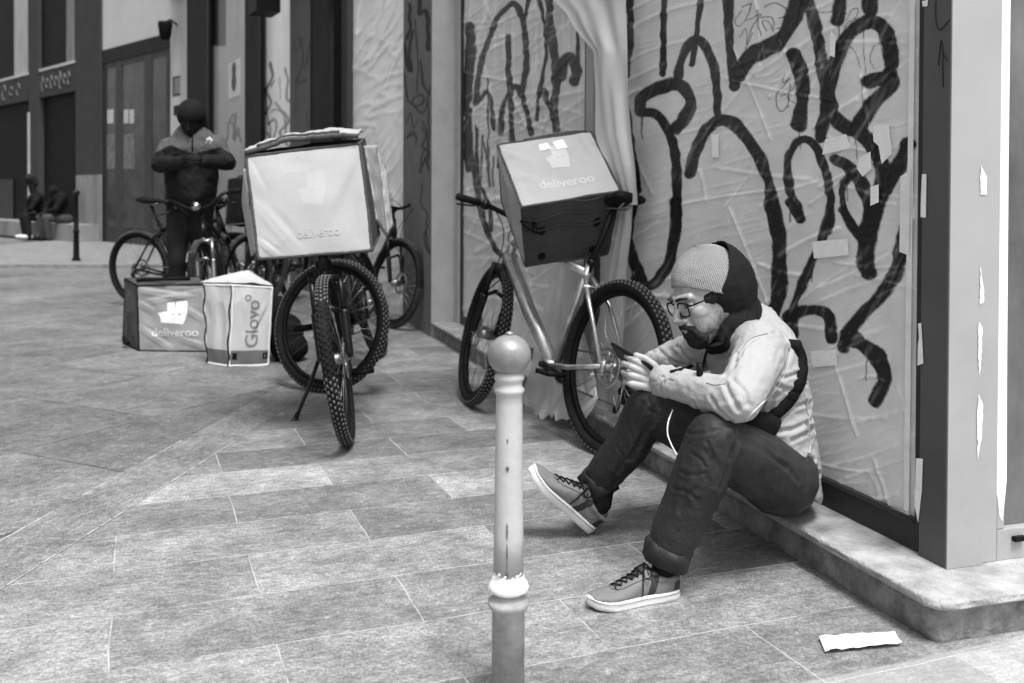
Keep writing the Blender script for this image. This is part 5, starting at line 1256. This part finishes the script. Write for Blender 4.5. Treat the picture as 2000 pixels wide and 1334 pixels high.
# hood / scarf pulled over the back of the beanie
mb = MB(); mb.ell((-.050, 0, .020), (.100, .1015, .1235)); mb.cap((-.052, 0, -.03), .086, (-.058, 0, -.10), .074); mb.cap((-.02, 0, -.09), .052, (.018, 0, -.115), .043); mb.xf(HD)
mb.cap(HD @ Vector((-.058, 0, -.075)), .082, P(1433, 638, 2.65), .070); mb.cap(HD @ Vector((-.02, 0, -.09)), .062, P(1408, 655, 2.63), .050)
V, F, N = remesh(mb, .0032, 12)
hl = (np.c_[V, np.ones(len(V))] @ np.array(hm).T)[:, :3]
cut = hl[:, 0] > (.022+.10*np.clip(-hl[:, 2]-.05, 0, 1)*2.4-.92*np.clip(hl[:, 2]-.0, 0, .2))
cut &= hl[:, 2] > -.112
V = V+N*(.0022*nz(V, 16, 4, (1, 1, 2.2)))[:, None]
# gather folds under the ear
q_ = hl[:, 2]*1.0+hl[:, 0]*.9; V = V+N*(.003*np.sin(q_*170)*np.clip((-.03-hl[:, 2])*14, 0, 1))[:, None]
F = [f for f in F if not cut[list(f)].all()]
lim = (.022+.10*np.clip(-hl[:, 2]-.05, 0, 1)*2.4-.92*np.clip(hl[:, 2]-.0, 0, .2)); over = np.where((hl[:, 0] > lim) & (hl[:, 2] > -.112), hl[:, 0]-lim, 0); V = V-np.array(HD.to_3x3() @ Vector((1, 0, 0)))*over[:, None]
hd_ = to_obj('hood', V, F, m_hood, man); s = hd_.modifiers.new('s', 'SOLIDIFY'); s.thickness = .004; s.offset = -1
# glasses
gl = empty('glasses'); bpy.data.objects.remove(gl)
m_lens = bpy.data.materials.new('lens'); m_lens.use_nodes = True; b = m_lens.node_tree.nodes['Principled BSDF']; b.inputs['Roughness'].default_value = .05; b.inputs['Alpha'].default_value = .16; b.inputs['Base Color'].default_value = g3(.8)
mb = MB()
def lens_pts(q, r=1.0): return [HD @ Vector((.1000-.10*abs((.031+.025*r*math.copysign(abs(math.cos(a))**.62, math.cos(a)))-.02)*.9, q*(.031+.025*r*math.copysign(abs(math.cos(a))**.62, math.cos(a))), .004+.019*r*math.copysign(abs(math.sin(a))**.75, math.sin(a)))) for a in [k*math.pi/16 for k in range(32)]]
for q in (-1, 1):
    mb.tube(lens_pts(q), .0021, 6, closed=True); mb.tube([HD @ Vector((.0955, q*.057, .014)), HD @ Vector((.087, q*.068, .014)), HD @ Vector((.04, q*.0775, .014)), HD @ Vector((-.012, q*.082, .006)), HD @ Vector((-.03, q*.080, -.012))], [.0026, .0024, .0018, .0018, .0016], 6)
mb.tube([HD @ Vector((.1005, -.008, .008)), HD @ Vector((.106, 0, .011)), HD @ Vector((.1005, .008, .008))], .0021, 6)
gl = mb.obj('glasses', m_black, man)
for q in (-1, 1):
    mb = MB(); mb.add(lens_pts(q, .96), [tuple(range(32))]); mb.obj('lens', m_lens, gl)
# jacket
Fd = Vector((-.94, -.33, 0))
def sec(px, py, d, ra, rb, tl, sd=(0.02, 1, 0)):
    a = Vector((Fd.x*ra, Fd.y*ra, ra*tl)); s_ = Vector(sd).normalized()*rb; return (P(px, py, d), a, s_)
mb = MB(); sx = (-.25, .97, 0)
mb.loft([sec(1528, 912, 2.74, .112, .165, .92), sec(1525, 895, 2.74, .124, .178, .85), sec(1520, 850, 2.73, .120, .176, .45), sec(1503, 785, 2.72, .110, .170, .0, (-.1, 1, 0)), sec(1478, 720, 2.70, .112, .180, -.2, sx), sec(1464, 675, 2.69, .102, .168, -.45, sx), sec(1450, 646, 2.69, .080, .110, -.8, sx), sec(1442, 634, 2.69, .068, .085, -.85, sx), sec(1438, 628, 2.69, .055, .070, -.85, sx)], 36, 2.3)
mb.chain([Ls+Vector((.012, .03, -.01)), Ls.lerp(Le, .5)+Vector((.004, 0, 0)), Le], [.070, .063, .056]); mb.chain([Le, Le.lerp(Lw, .45), Lw+(Le-Lw)*.05], [.057, .049, .041])
mb.chain([Rs+Vector((0, -.03, 0)), Rs.lerp(Re, .5), Re], [.066, .060, .054]); mb.chain([Re, Re.lerp(Rw, .5), Rw+(Re-Rw)*.05], [.054, .046, .040])
mb.cap(Ls+Vector((0, .03, 0)), .066, Rs, .062)
V, F, N = remesh(mb, .0048, 7)
def c4_(x, y): return (1180+x*.2848, 640+y*.2848)
FJ = [([(830, 385), (850, 440), (920, 560)], .0055, .006), ([(730, 480), (800, 570), (890, 650)], .005, .005), ([(610, 510), (670, 580), (760, 635)], .005, .0045), ([(880, 350), (960, 430), (980, 520)], .006, .005), ([(470, 520), (540, 560), (660, 600)], .005, .004),
 ([(1235, 345), (1335, 312)], .005, .005), ([(1190, 400), (1300, 442)], .005, .005), ([(1150, 480), (1270, 420)], .006, .004), ([(935, 200), (965, 130), (1050, 60), (1180, 30)], .004, .004), ([(820, 330), (880, 270), (920, 180)], .006, .005),
 ([(1130, 560), (1250, 250), (1290, 120)], .005, .004), ([(1175, 645), (1290, 560), (1420, 505)], .005, .005), ([(1185, 712), (1300, 692), (1430, 622)], .0055, .006), ([(1290, 770), (1400, 722), (1490, 672)], .0055, .006), ([(1240, 850), (1330, 915), (1480, 902)], .005, .006),
 ([(1300, 905), (1400, 962), (1515, 948)], .005, .006), ([(1345, 965), (1420, 1012), (1505, 990)], .005, .006), ([(1100, 730), (1200, 840), (1340, 960)], .005, .005), ([(1300, 420), (1420, 440)], .006, .004), ([(1400, 560), (1450, 480), (1400, 380)], .007, .004),
 ([(380, 160), (470, 230), (600, 265)], .005, .006), ([(500, 130), (560, 200), (600, 260)], .005, .005), ([(300, 140), (400, 210), (520, 290)], .005, .005), ([(560, 60), (520, 120), (540, 180)], .005, .004), ([(400, 340), (380, 420), (420, 500)], .0035, .004), ([(430, 350), (410, 430), (440, 520)], .0035, -.002)]
V = folds(V, N, F, FJ, c4_)
V = V+N*(.0045*nz(V, 9, 3, (1, 1, 1.6))*1.0+.0022*(.35-np.abs(nz(V, 17, 6, (1, 1, 1.8)))*2)+.0014*(.3-np.abs(nz(V, 36, 6, (1, 1, 1.5)))*2)+.0009*nz(V, 60, 9))[:, None]
# open cuffs
def near_pt(V, p, r): return np.sqrt(((V-np.array(p))**2).sum(1)) < r
jv = V; jacket = to_obj('jacket', V, F, m_jacket, man); jb_ = bvh_of(V, F)
def cuff(a, b, r, mat, parent, name='cuff', wob=.003, ln=.03, seg=40, flare=1.06):
    x = (b-a).normalized(); y = x.orthogonal().normalized(); z = x.cross(y); mb = MB(); V = []; F = []; rows = ((0, .94), (.0, 1.0), (.35, 1.03), (1, flare), (1.02, flare*.96), (.4, flare*.9))
    for t_, rr in rows:
        for k in range(seg):
            th = 2*math.pi*k/seg; w_ = 1+wob/r*mnoise.noise(Vector((math.cos(th)*2, math.sin(th)*2, t_*2+a.x*9)))*1.6; V.append(a+x*ln*t_+(y*math.cos(th)+z*math.sin(th))*r*rr*w_)
    for j in range(len(rows)-1):
        for k in range(seg): l = (k+1) % seg; F.append((j*seg+k, j*seg+l, (j+1)*seg+l, (j+1)*seg+k))
    mb.add(V, F); return mb.obj(name, mat, parent)
cuff(Lw+(Le-Lw)*.16, Lw, .040, m_jacket, jacket, ln=.045, wob=.006); cuff(Rw+(Re-Rw)*.12, Rw, .038, m_jacket, jacket, ln=.03)
# collar and hem trim, zip with black cord
mb = MB(); mb.tube([hit(jb_, *c4_(x, y))[0]+Vector((0, -.004, 0)) for x, y in spline([(712, 130), (690, 200), (672, 270), (660, 330)], 5)], .006, 8, flat=.5); mb.obj('zip_flap', m_hood, jacket)
mb = MB(); q, n = hit(jb_, *c4_(662, 320)); mb.tube([q+n*.006+Vector((-.002, 0, .024)), q+n*.006+Vector((0, 0, -.026))], .0085, 10); mb.tube([q+n*.012+Vector((0, 0, .012)), q+n*.012+Vector((0, 0, -.03))], .004, 8); mb.obj('cord_lock', m_black, jacket)
mb = MB(); mb.tube([hit(jb_, *c4_(x, y))[0]+hit(jb_, *c4_(x, y))[1]*.001 for x, y in spline([(455, 305), (520, 290), (610, 262)], 5)], .0045, 8, flat=.5); mb.obj('sleeve_trim', m_hood, jacket)
m_seam = M('jacket_seam', .46, .6, .1, 8); m_seamd = M('jacket_stitch', .12, .7, .1)
def seam(pts, rad, mat, nm='seam'):
    mb = MB(); mb.tube([p for p, n_ in surf_path(jb_, pts, .0006, c4_)], rad, 6, flat=.5); mb.obj(nm, mat, jacket)
# trousers
mb = MB()
mb.chain([pel+Vector((0, -.02, -.01)), Lh], [.104, .108]); mb.chain([pel, Rh], [.10, .10])
mb.chain([Lh, Lh.lerp(Lk, .5)+Vector((0, 0, -.004)), Lk], [.100, .088, .068]); mb.chain([Lk, Lk.lerp(La, .35)+Vector((.006, 0, 0)), Lk.lerp(La, .78), La+(Lk-La)*.08], [.069, .070, .062, .056])
mb.chain([Rh, Rh.lerp(Rk, .5), Rk], [.100, .084, .064]); mb.chain([Rk, Rk.lerp(Ra, .4)+Vector((.012, 0, -.006)), Rk.lerp(Ra, .8), Ra+(Rk-Ra)*.05], [.064, .063, .056, .050])
V, F, N = remesh(mb, .0052, 6)
V = V[:, :]; 
FT = [([(560, 720), (640, 730), (760, 700)], .004, .004), ([(520, 980), (600, 1010), (700, 990)], .004, .005), ([(470, 1100), (560, 1120), (640, 1180)], .004, .005), ([(690, 1000), (720, 1060), (680, 1130)], .004, .005), ([(700, 780), (740, 860), (720, 930)], .004, .005), ([(600, 860), (660, 900), (700, 960)], .004, .005), ([(980, 700), (1080, 760), (1180, 860)], .006, .005), ([(1150, 900), (1250, 960), (1330, 1060)], .006, .005), ([(860, 1060), (950, 1150), (1080, 1220)], .007, .005), ([(170, 700), (210, 800), (160, 900)], .004, .006), ([(90, 820), (130, 900), (90, 1000)], .004, .005), ([(60, 1000), (120, 1080), (60, 1160)], .004, .005),
 ([(640, 660), (560, 760), (520, 900), (470, 1150)], .006, .004), ([(870, 760), (880, 850), (840, 1000), (800, 1100)], .007, .009), ([(700, 850), (740, 950), (680, 1080), (640, 1200)], .007, .005), ([(760, 900), (790, 980), (760, 1080)], .006, .005), ([(920, 760), (1000, 800), (1150, 880), (1250, 960)], .007, .005),
 ([(900, 720), (910, 800), (870, 900)], .006, .007), ([(640, 1100), (560, 1160), (520, 1260)], .006, .005), ([(940, 880), (900, 1000), (900, 1120)], .009, .004), ([(1050, 1000), (1100, 1120), (1120, 1240)], .01, .004),
 ([(330, 480), (350, 570), (290, 700), (180, 900)], .007, .007), ([(250, 520), (190, 700), (120, 900), (60, 1080)], .008, .006), ([(310, 570), (370, 600), (330, 680)], .005, .006), ([(200, 960), (130, 1000), (60, 1090)], .005, .005), ([(280, 620), (240, 800), (200, 900)], .006, .005)]
FS = .55; V = folds(V, N, F, FT, c4_)
V = V+N*(.004*nz(V, 9, 13, (1, 1, .7))+.0016*(.3-np.abs(nz(V, 15, 16, (1, 1, .45)))*2)+.0010*(.3-np.abs(nz(V, 34, 19, (1, 1, .6)))*2))[:, None]
V[:, 2] = np.maximum(V[:, 2], np.where((V @ np.array(NV) > 1.50) & (V[:, 0] > .5), .1090, .012))
wallmask = V @ np.array(NV) > NW-.004
V[wallmask] -= np.array(NV)*((V[wallmask] @ np.array(NV))-NW+.004)[:, None]
trousers = to_obj('trousers', V, F, m_trous, man); tb_ = bvh_of(V, F)
cuff(Lk.lerp(La, .88), La, .058, m_trous, trousers, 'turn_up', .007, .050, 44, 1.02); cuff(Rk.lerp(Ra, .88), Ra, .052, m_trous, trousers, 'turn_up', .007, .045, 44, 1.04)
# shoes
def shoe(heel, toe_dir, up, L_, ank):
    Ms = frame(heel, toe_dir, up); k = L_/.285
    def X(p): return Ms @ (Vector(p)*k)
    def half(x, extra=0):      # half width of the sole (outer, inner) along the length
        xs = [0, .01, .03, .07, .12, .17, .21, .245, .27, .285]; a = [.004, .022, .031, .034, .034, .041, .046, .042, .028, .004]; return np.interp(x, xs, a)+extra
    xs = [.0, .004, .012, .025, .045, .07, .1, .13, .16, .19, .215, .24, .258, .27, .279, .285]
    mb = MB(); V = []; F = []; prof = [(-.003, 0), (0, .003), (.0015, .012), (0.0005, .024), (-.004, .027)]
    loop = [(x, half(x)) for x in xs]+[(x, -half(x)) for x in xs[::-1]]; m = len(loop)
    spring = lambda x: .012*max(0, (x-.2)/.085)**2
    for e, z in prof:
        for i, (x, y) in enumerate(loop):
            cx = .14; s_ = 1+e/max(.03, abs(y)) if abs(y) > .01 else 1; V.append(X((x+(e if x > .27 else (-e if x < .012 else 0)), y*s_, z+spring(x))))
    for j in range(len(prof)-1):
        for i in range(m): l = (i+1) % m; F.append((j*m+i, j*m+l, (j+1)*m+l, (j+1)*m+i))
    F.append(tuple(range(m-1, -1, -1))); F.append(tuple((len(prof)-1)*m+i for i in range(m)))
    mb.add(V, F)
    sh = empty('shoe', mat=Matrix.Translation(heel)); sh.parent = man; sh.matrix_parent_inverse = wmat(man).inverted()
    so = mb.obj('sole', m_sole, sh); sharp(so.data, 35)
    mb = MB()
    for zz in (.0205,):
        mb.tube([X((x, y*1.045 if abs(y) > .01 else y, zz+spring(x))) for x, y in [(x, half(x)+.0016) for x in xs[1:-1]]+[(.2868, 0)]+[(x, -half(x)-.0016) for x in xs[1:-1][::-1]]], .0009 if zz < .02 else .0006, 5)
    mb.obj('foxing_stripe', m_lace, so)
    # upper
    secs = []
    top = lambda x: np.interp(x, [0, .02, .06, .09, .12, .15, .18, .21, .24, .265, .28], [.078, .082, .074, .078, .086, .076, .062, .050, .044, .036, .026])
    for x in (.003, .01, .02, .04, .06, .08, .1, .12, .14, .16, .18, .2, .22, .24, .258, .27, .278):
        h = top(x)-.02; w_ = half(x)*.97; secs.append((X((x, 0, .02+h*.40+spring(x))), (Ms.to_3x3() @ Vector((0, 1, 0)))*w_*k, (Ms.to_3x3() @ Vector((0, 0, 1)))*h*.62*k))
    mb.loft(secs, 26, 2.2)
    for y in (-.024, .024): mb.cap(X((.02, y, .06)), .010*k, X((.085, y*1.05, .066)), .009*k)
    mb.cap(X((.085, 0, .06)), .026*k, X((.115, 0, .082)), .018*k)
    V, F, N = remesh(mb, .0026, 3); V = V+N*(.0012*nz(V, 60, 3)+.0010*nz(V, 25, 8))[:, None]
    inv = np.array(Ms.inverted()); lc = (np.c_[V, np.ones(len(V))] @ inv.T)[:, :3]/k
    mi = []
    for f in F:
        c = lc[list(f)].mean(0); band_ = .105 < c[0]+c[2]*.35 < .128 and abs(c[1]) > .02; heel_ = c[0] < .042-c[2]*.25 and c[2] < .06; tong = c[2] > .058 and .07 < c[0] < .16 and abs(c[1]) < .014
        mi.append(1 if (band_ or heel_ or tong) else 0)
    me = raw_mesh('upper', V, F, [m_shoe, m_shoed], mi); up_ = put('upper', me, sh, local=False)
    bv = bvh_of(V, F)
    def onup(x, y, off=.003):
        o = X((x, y, .2)); dn = -(Ms.to_3x3() @ Vector((0, 0, 1))); loc, n, i, d = bv.ray_cast(o, dn)
        return (loc if loc is not None else X((x, y, .07)))-dn*off
    lc_ = MB()
    for i in range(6):
        x = .108+i*.0165; w_ = .021-.0012*i
        for q in (-1, 1): lc_.tube([onup(x, -q*w_), onup(x+.008, 0, .005), onup(x+.0165, q*w_)], .0026*k, 6, flat=.6)
    for q in (-1, 1):      # bow loops and ends
        lc_.tube(spline([onup(.108, 0, .006), onup(.10, q*.022, .014), onup(.118, q*.040, .008), onup(.125, q*.026, .008), onup(.11, 0, .008)], 5), .0028*k, 6, flat=.6)
        lc_.tube(spline([onup(.108, 0, .006), onup(.125, q*.020, .008), X((.135, q*.040, .052)), X((.14, q*.045, .034))], 5), .0028*k, 6, flat=.6)
    lc_.obj('laces', m_lace, sh)
    m2 = MB(); 
    for q in (-1, 1):
        m2.tube([onup(x, q*(.027 if x < .2 else .027-(x-.2)*1.4), .0008) for x in (.10, .13, .16, .19, .205, .212, .216)], .0011, 5)
    m2.tube([onup(.205, y, .0008) for y in (-.024, -.01, .01, .024)], .0011, 5); m2.obj('stitching', m_shoed, sh)
    for q in (-1, 1):
        for i in range(6): m3 = MB()
    m4 = MB(); m4.cap(X((.05, 0, .05)), .030*k, X((.05, 0, .085)), .034*k); m4.cap(X((.05, 0, .085)), .034*k, ank, .038*k)
    m4.obj('sock', m_sock, man)
    return sh
hN = G(1326, 1163); tN = G(1153, 1190); shoe(hN, tN-hN, (0, 0, 1), (tN-hN).length*1.03, La+(Lk-La)*.15)
hF = P(1152, 1040, 2.88); hF.z = max(hF.z, .004); tF = P(1027, 926, 2.80); shoe(hF, tF-hF, (.5, -.10, .75), (tF-hF).length*1.02, Ra+(Rk-Ra)*.15)
# ---- things he holds and wears
ph = P(1239, 706, 2.60); Lv = Vector((-.095, .095, .047)).normalized(); Nn = Vector((.62, .30, .65)); Nn = (Nn-Lv*Nn.dot(Lv)).normalized()
Mp = frame(ph, Lv, Nn)
phn = empty('phone', mat=Mp, label='black smartphone held in both hands of the seated man', cat='phone')
mb = MB(); mb.box((-.072, -.036, -.0042), (.072, .036, .0042)); o = mb.obj('case', m_black, phn, smooth=False, world=False, bevel=.003)
mb = MB(); mb.box((-.069, -.033, .0043), (.069, .033, .0047)); mb.obj('screen', M('phone_glass', .03, .08, .1), phn, smooth=False, world=False)
def surf_path(bv, pts, off, cv=lambda x, y: (x, y), n=6):
    out = []
    for x, y in spline(pts, n):
        q, nn_ = hit(bv, *cv(x, y)); nn_ = (nn_+(Vector((0, 0, CH))-q).normalized()*.8).normalized(); out.append((q+nn_*off, nn_))
    return out
def strap_mesh(path, wd, th):
    V = []; F = []
    for i, (p, n_) in enumerate(path):
        t = (path[min(i+1, len(path)-1)][0]-path[max(i-1, 0)][0]).normalized(); s_ = n_.cross(t).normalized()
        V += [p-s_*wd+n_*0, p+s_*wd, p+s_*wd+n_*th, p-s_*wd+n_*th]
    for i in range(len(path)-1):
        for k in range(4): F.append((i*4+k, i*4+(k+1) % 4, (i+1)*4+(k+1) % 4, (i+1)*4+k))
    F += [(3, 2, 1, 0), tuple(len(V)-4+k for k in range(4))]; return V, F
seam([(1225, 40), (1275, 150), (1250, 290), (1180, 420), (1060, 540), (960, 640)], .0022, m_seam); seam([(905, 230), (935, 160), (1010, 75), (1120, 40)], .0012, m_seamd); seam([(1345, 250), (1420, 420), (1490, 600), (1525, 780), (1515, 900)], .002, m_seam)
seam([(415, 370), (440, 350), (480, 360)], .001, m_seamd); seam([(700, 380), (760, 395), (830, 385)], .0012, m_seamd)
bag = empty('shoulder_bag', P(1490, 830, 2.56), 'small black crossbody bag tucked at the waist of the seated man', 'bag')
V, F = strap_mesh(surf_path(jb_, [(1300, 90), (1345, 200), (1350, 330), (1300, 450), (1230, 540), (1150, 615)], .0045, c4_), .0155, .003); mb = MB(); mb.add(V, F); o = mb.obj('strap', m_fabdark, bag)
mb = MB(); q = P(1492, 833, 2.52); mb.loft([(q+Vector((-.055, -.012, .022)), Vector((0, .02, 0)), Vector((.004, 0, .010))), (q+Vector((-.03, -.004, .012)), Vector((0, .03, 0)), Vector((.008, 0, .026))), (q+Vector((.01, .01, -.004)), Vector((0, .032, 0)), Vector((.014, 0, .034))), (q+Vector((.04, .022, -.008)), Vector((0, .02, 0)), Vector((.012, 0, .022)))], 20, 3)
V, F, N = remesh(mb, .003, 3); V = V+N*(.003*nz(V, 35, 5))[:, None]; put('pouch', raw_mesh('pouch', V, F, m_fabdark), bag, local=False)
ec = MB(); pts = [P(1314, 800, 2.50), P(1305, 825, 2.47), P(1304, 848, 2.46), P(1312, 870, 2.44), P(1322, 888, 2.40)]
ec.tube([Vector(p) for p in map(tuple, spline([tuple(p) for p in pts], 6))], .0017, 8); tag(ec.obj('earphone_cable', m_white), 'thin white earphone cable hanging between the seated man knees', 'cable')

# ------------------------------------------------------------------ background people
m_cjack = M('two_tone_jacket_dark', .016, .7, .2, 6, .4, 60); m_cjack2 = M('two_tone_jacket_grey', .095, .7, .15, 6, .4, 60)
m_coat = M('dark_coat', .012, .8, .3, 5); m_jean = M('dark_jeans', .018, .8, .3, 8); m_jean2 = M('grey_jeans', .06, .8, .2, 8)
d = 7.35; st = empty('person', P(375, 640, d), 'standing man in black beanie and grey shouldered dark jacket looking down at his hands', 'person')
def q_(px, py, dd=0): return P(px, py, d+dd)
hd = frame(q_(375, 236, -.03), (0.03, -.90, -.42), (0, -.3, .95))
mb = MB(); head_shape(mb, hd, 1.1); ch = q_(376, 300); pv = q_(372, 400, .05); mb.cap(hd @ Vector((-.05, 0, -.11)), .055, ch, .1); mb.cap(ch, .1, pv, .11)
wl_, wr_ = q_(362, 318, -.32), q_(392, 316, -.32); el_, er_ = q_(312, 322, -.02), q_(444, 318, -.02); sl_, sr_ = q_(330, 284, .03), q_(424, 282, .03)
for a, b, c in ((sl_, el_, wl_), (sr_, er_, wr_)): mb.cap(ch, .06, a, .05); mb.cap(a, .045, b, .035); mb.cap(b, .035, c, .026)
hand(mb, wl_, (.75, -.5, .1), (0, 0, 1), (-.4, -.8, 0), curl=45); hand(mb, wr_, (-.75, -.5, .1), (0, 0, 1), (.4, -.8, 0), curl=45)
fl, fr = q_(348, 628, .0), q_(392, 622, .15); kl, kr = q_(346, 512, -.06), q_(392, 508, .08); hl_, hr_ = q_(350, 400, .03), q_(394, 400, .03)
for a, b, c in ((hl_, kl, fl), (hr_, kr, fr)): mb.cap(pv, .09, a, .08); mb.cap(a, .075, b, .055); mb.cap(b, .055, c, .04)
V, F, N = remesh(mb, .006, 3); bd = to_obj('body', V, F, m_skind, st)
mb = MB(); mb.loft([(q_(372, 400, .03), Vector((.175, 0, 0)), Vector((0, .13, 0))), (q_(373, 385, .03), Vector((.19, 0, 0)), Vector((0, .145, 0))), (q_(375, 330, .03), Vector((.195, 0, 0)), Vector((0, .14, 0))), (q_(376, 290, .03), Vector((.225, 0, 0)), Vector((0, .14, 0))), (q_(377, 266, .03), Vector((.17, 0, 0)), Vector((0, .115, 0))), (q_(377, 246, .02), Vector((.10, 0, 0)), Vector((0, .085, 0))), (q_(377, 238, .02), Vector((.07, 0, 0)), Vector((0, .075, 0)))], 30, 2.3)
for a, b, c in ((sl_, el_, wl_), (sr_, er_, wr_)): mb.chain([a, b, c.lerp(b, .06)], [.074, .064, .048])
V, F, N = remesh(mb, .009, 5); V = V+N*(.012*nz(V, 9, 2)+.008*(.3-np.abs(nz(V, 14, 6))*2))[:, None]
pz = proj(V); mi = []
for f in F:
    c = pz[list(f)].mean(0); x = c[0]; lim = np.interp(x, [290, 333, 375, 378, 430, 460], [305, 283, 300, 300, 287, 305]); mi.append(1 if c[1] < lim else 0)
put('jacket', raw_mesh('jacket', V, F, [m_cjack, m_cjack2], mi), st, local=False)
mb = MB(); fbv = bvh_of(V, F)
for px, py, w_ in ((405, 273, 2.2), (409, 271, 2.6), (413, 274, 2.0), (403, 278, 1.0), (411, 279, 1.0)): 
    q, n_ = hit(fbv, px, py); mb.ell(q, (w_*d/1900, .004, w_*1.3*d/1900))
mb.obj('badge', m_white, st)
mb = MB(); mb.tube([hit(fbv, 376, y)[0]+Vector((0, -.004, 0)) for y in (264, 275, 285, 300)], .006, 6); mb.obj('zip', m_black, st)
mb = MB(); mb.ell((-.01, 0, .050), (.122, .108, .115)); mb.cap((-.03, 0, .02), .102, (-.05, 0, -.10), .10); mb.cap((-.01, 0, -.10), .085, (.0, 0, -.15), .10); mb.xf(hd); V, F, N = remesh(mb, .008, 4)
ii = (np.c_[V, np.ones(len(V))] @ np.array(hd.inverted()).T)[:, :3]; F = [f for f in F if not ((ii[list(f), 0] > .055).all() and (ii[list(f), 2] < .035).all() and (ii[list(f), 2] > -.09).all())]
to_obj('beanie', V, F, m_hood, st)
mb = MB(); 
for a, b, c in ((hl_, kl, fl), (hr_, kr, fr)): mb.chain([pv+Vector((0, 0, -.02)), a, b, c], [.12, .098, .066, .060])
V, F, N = remesh(mb, .01, 5); V = V+N*(.01*nz(V, 10, 7, (1, 1, .6)))[:, None]; V[:, 2] = np.maximum(V[:, 2], .05); to_obj('trousers', V, F, m_jean, st)
for c in (fl, fr):
    mb = MB(); b0 = Vector((c.x, c.y, 0)); mb.loft([(b0+Vector((0, y, .045)), Vector((w_, 0, 0)), Vector((0, 0, h_))) for y, w_, h_ in ((.07, .03, .03), (.05, .042, .044), (-.02, .044, .044), (-.10, .046, .036), (-.16, .04, .026), (-.185, .015, .012))], 18, 2.5); mb.obj('shoe', m_black, st)
# seated people far away on the ledge
led = G(60, 478); 
bench = MB(); a_, n_ = fpt(-60, F1, DL, -.45); 
fb_ = MB(); fbox(fb_, -50, 147, F1, DL, -.50, .95, .05, .40); tag(fb_.obj('shop_ledge', m_bstone, smooth=False), 'low stone ledge under the left shop windows where two people sit', 'ledge')
def sitter(px, py_head, label, coat, jean, face, shoe_m, lean=0.0, hat=None, dd=0):
    a_, n_ = fpt(px, F1, DL, -.28); n_ = n_.normalized(); dd_ = a_.y; fw = Vector(face).normalized(); sd = Vector((-fw.y, fw.x, 0))
    root = empty('person', a_, label, 'person'); seat = a_+Vector((0, 0, .50)); chs = seat+Vector((0, 0, .40))+fw*(.10+lean); hc = P(px, py_head, dd_)+fw*.0; hc = Vector((chs.x+fw.x*.12, chs.y+fw.y*.12, hc.z))
    H = frame(hc, fw+Vector((0, 0, -.35)), (0, 0, 1)); mb = MB(); head_shape(mb, H); mb.cap(hc+Vector((0, 0, -.08)), .06, chs, .1); mb.cap(chs, .1, seat, .1)
    J = []
    for s_ in (-1, 1):
        hp = seat+sd*s_*.1; kn_ = hp+fw*.46+sd*s_*.05+Vector((0, 0, .03)); an = kn_+Vector((0, 0, -.43))+fw*(-.05); sh_ = chs+sd*s_*.17+Vector((0, 0, .06)); elb = chs+sd*s_*.24+fw*.18+Vector((0, 0, -.2)); wr = kn_+sd*s_*-.06+fw*-.06+Vector((0, 0, .12))
        J.append((hp, kn_, an, sh_, elb, wr)); mb.cap(hp, .075, kn_, .055); mb.cap(kn_, .05, an, .035); mb.cap(chs, .06, sh_, .045); mb.cap(sh_, .04, elb, .033); mb.cap(elb, .033, wr, .025)
        hand(mb, wr, fw*.8+Vector((0, 0, -.3)), sd*-s_, (0, 0, 1), curl=35)
    V, F, N = remesh(mb, .009, 3); to_obj('body', V, F, m_skind, root)
    mb = MB(); mb.cap(seat+Vector((0, 0, .03)), .15, chs+Vector((0, 0, .02)), .17); mb.cap(chs+sd*.14, .1, chs-sd*.14, .1)
    for hp, kn_, an, sh_, elb, wr in J: mb.chain([sh_, elb, wr.lerp(elb, .1)], [.085, .065, .045])
    V, F, N = remesh(mb, .014, 4); V = V+N*(.014*nz(V, 8, 3))[:, None]; to_obj('coat', V, F, coat, root)
    mb = MB()
    for hp, kn_, an, sh_, elb, wr in J: mb.chain([hp, kn_, an], [.11, .08, .065])
    V, F, N = remesh(mb, .014, 4); to_obj('trousers', V, F, jean, root)
    mb = MB(); mb.ell((-.012, 0, .045), (.108, .092, .098)); mb.cap((-.05, 0, .0), .085, (-.06, 0, -.10), .075); mb.xf(H); V, F, N = remesh(mb, .01, 2); V = V+N*(.012*nz(V, 30, 3))[:, None]
    ii = (np.c_[V, np.ones(len(V))] @ np.array(H.inverted()).T)[:, :3]; F = [f for f in F if not ((ii[list(f), 0] > .05).all() and (ii[list(f), 2] < .05).all())]; to_obj('hair', V, F, hat or m_beard, root)
    for hp, kn_, an, sh_, elb, wr in J:
        mb = MB(); b0 = Vector((an.x, an.y, .05)); mb.loft([(b0+fw*y+Vector((0, 0, .05)), sd*w_, Vector((0, 0, h_))) for y, w_, h_ in ((-.07, .035, .035), (-.03, .046, .05), (.08, .048, .045), (.17, .046, .033), (.2, .02, .015))], 16, 2.5); mb.obj('shoe', shoe_m, root)
sitter(92, 352, 'seated person with bushy hair and dark clothes further left on the far ledge', m_coat, m_jean, (-.75, -.65, 0), m_sole, .12)
sitter(128, 376, 'seated person with dark cap and grey jeans beside the black bollard', m_coat, m_jean2, (-.7, -.72, 0), m_black, .02, m_hood)
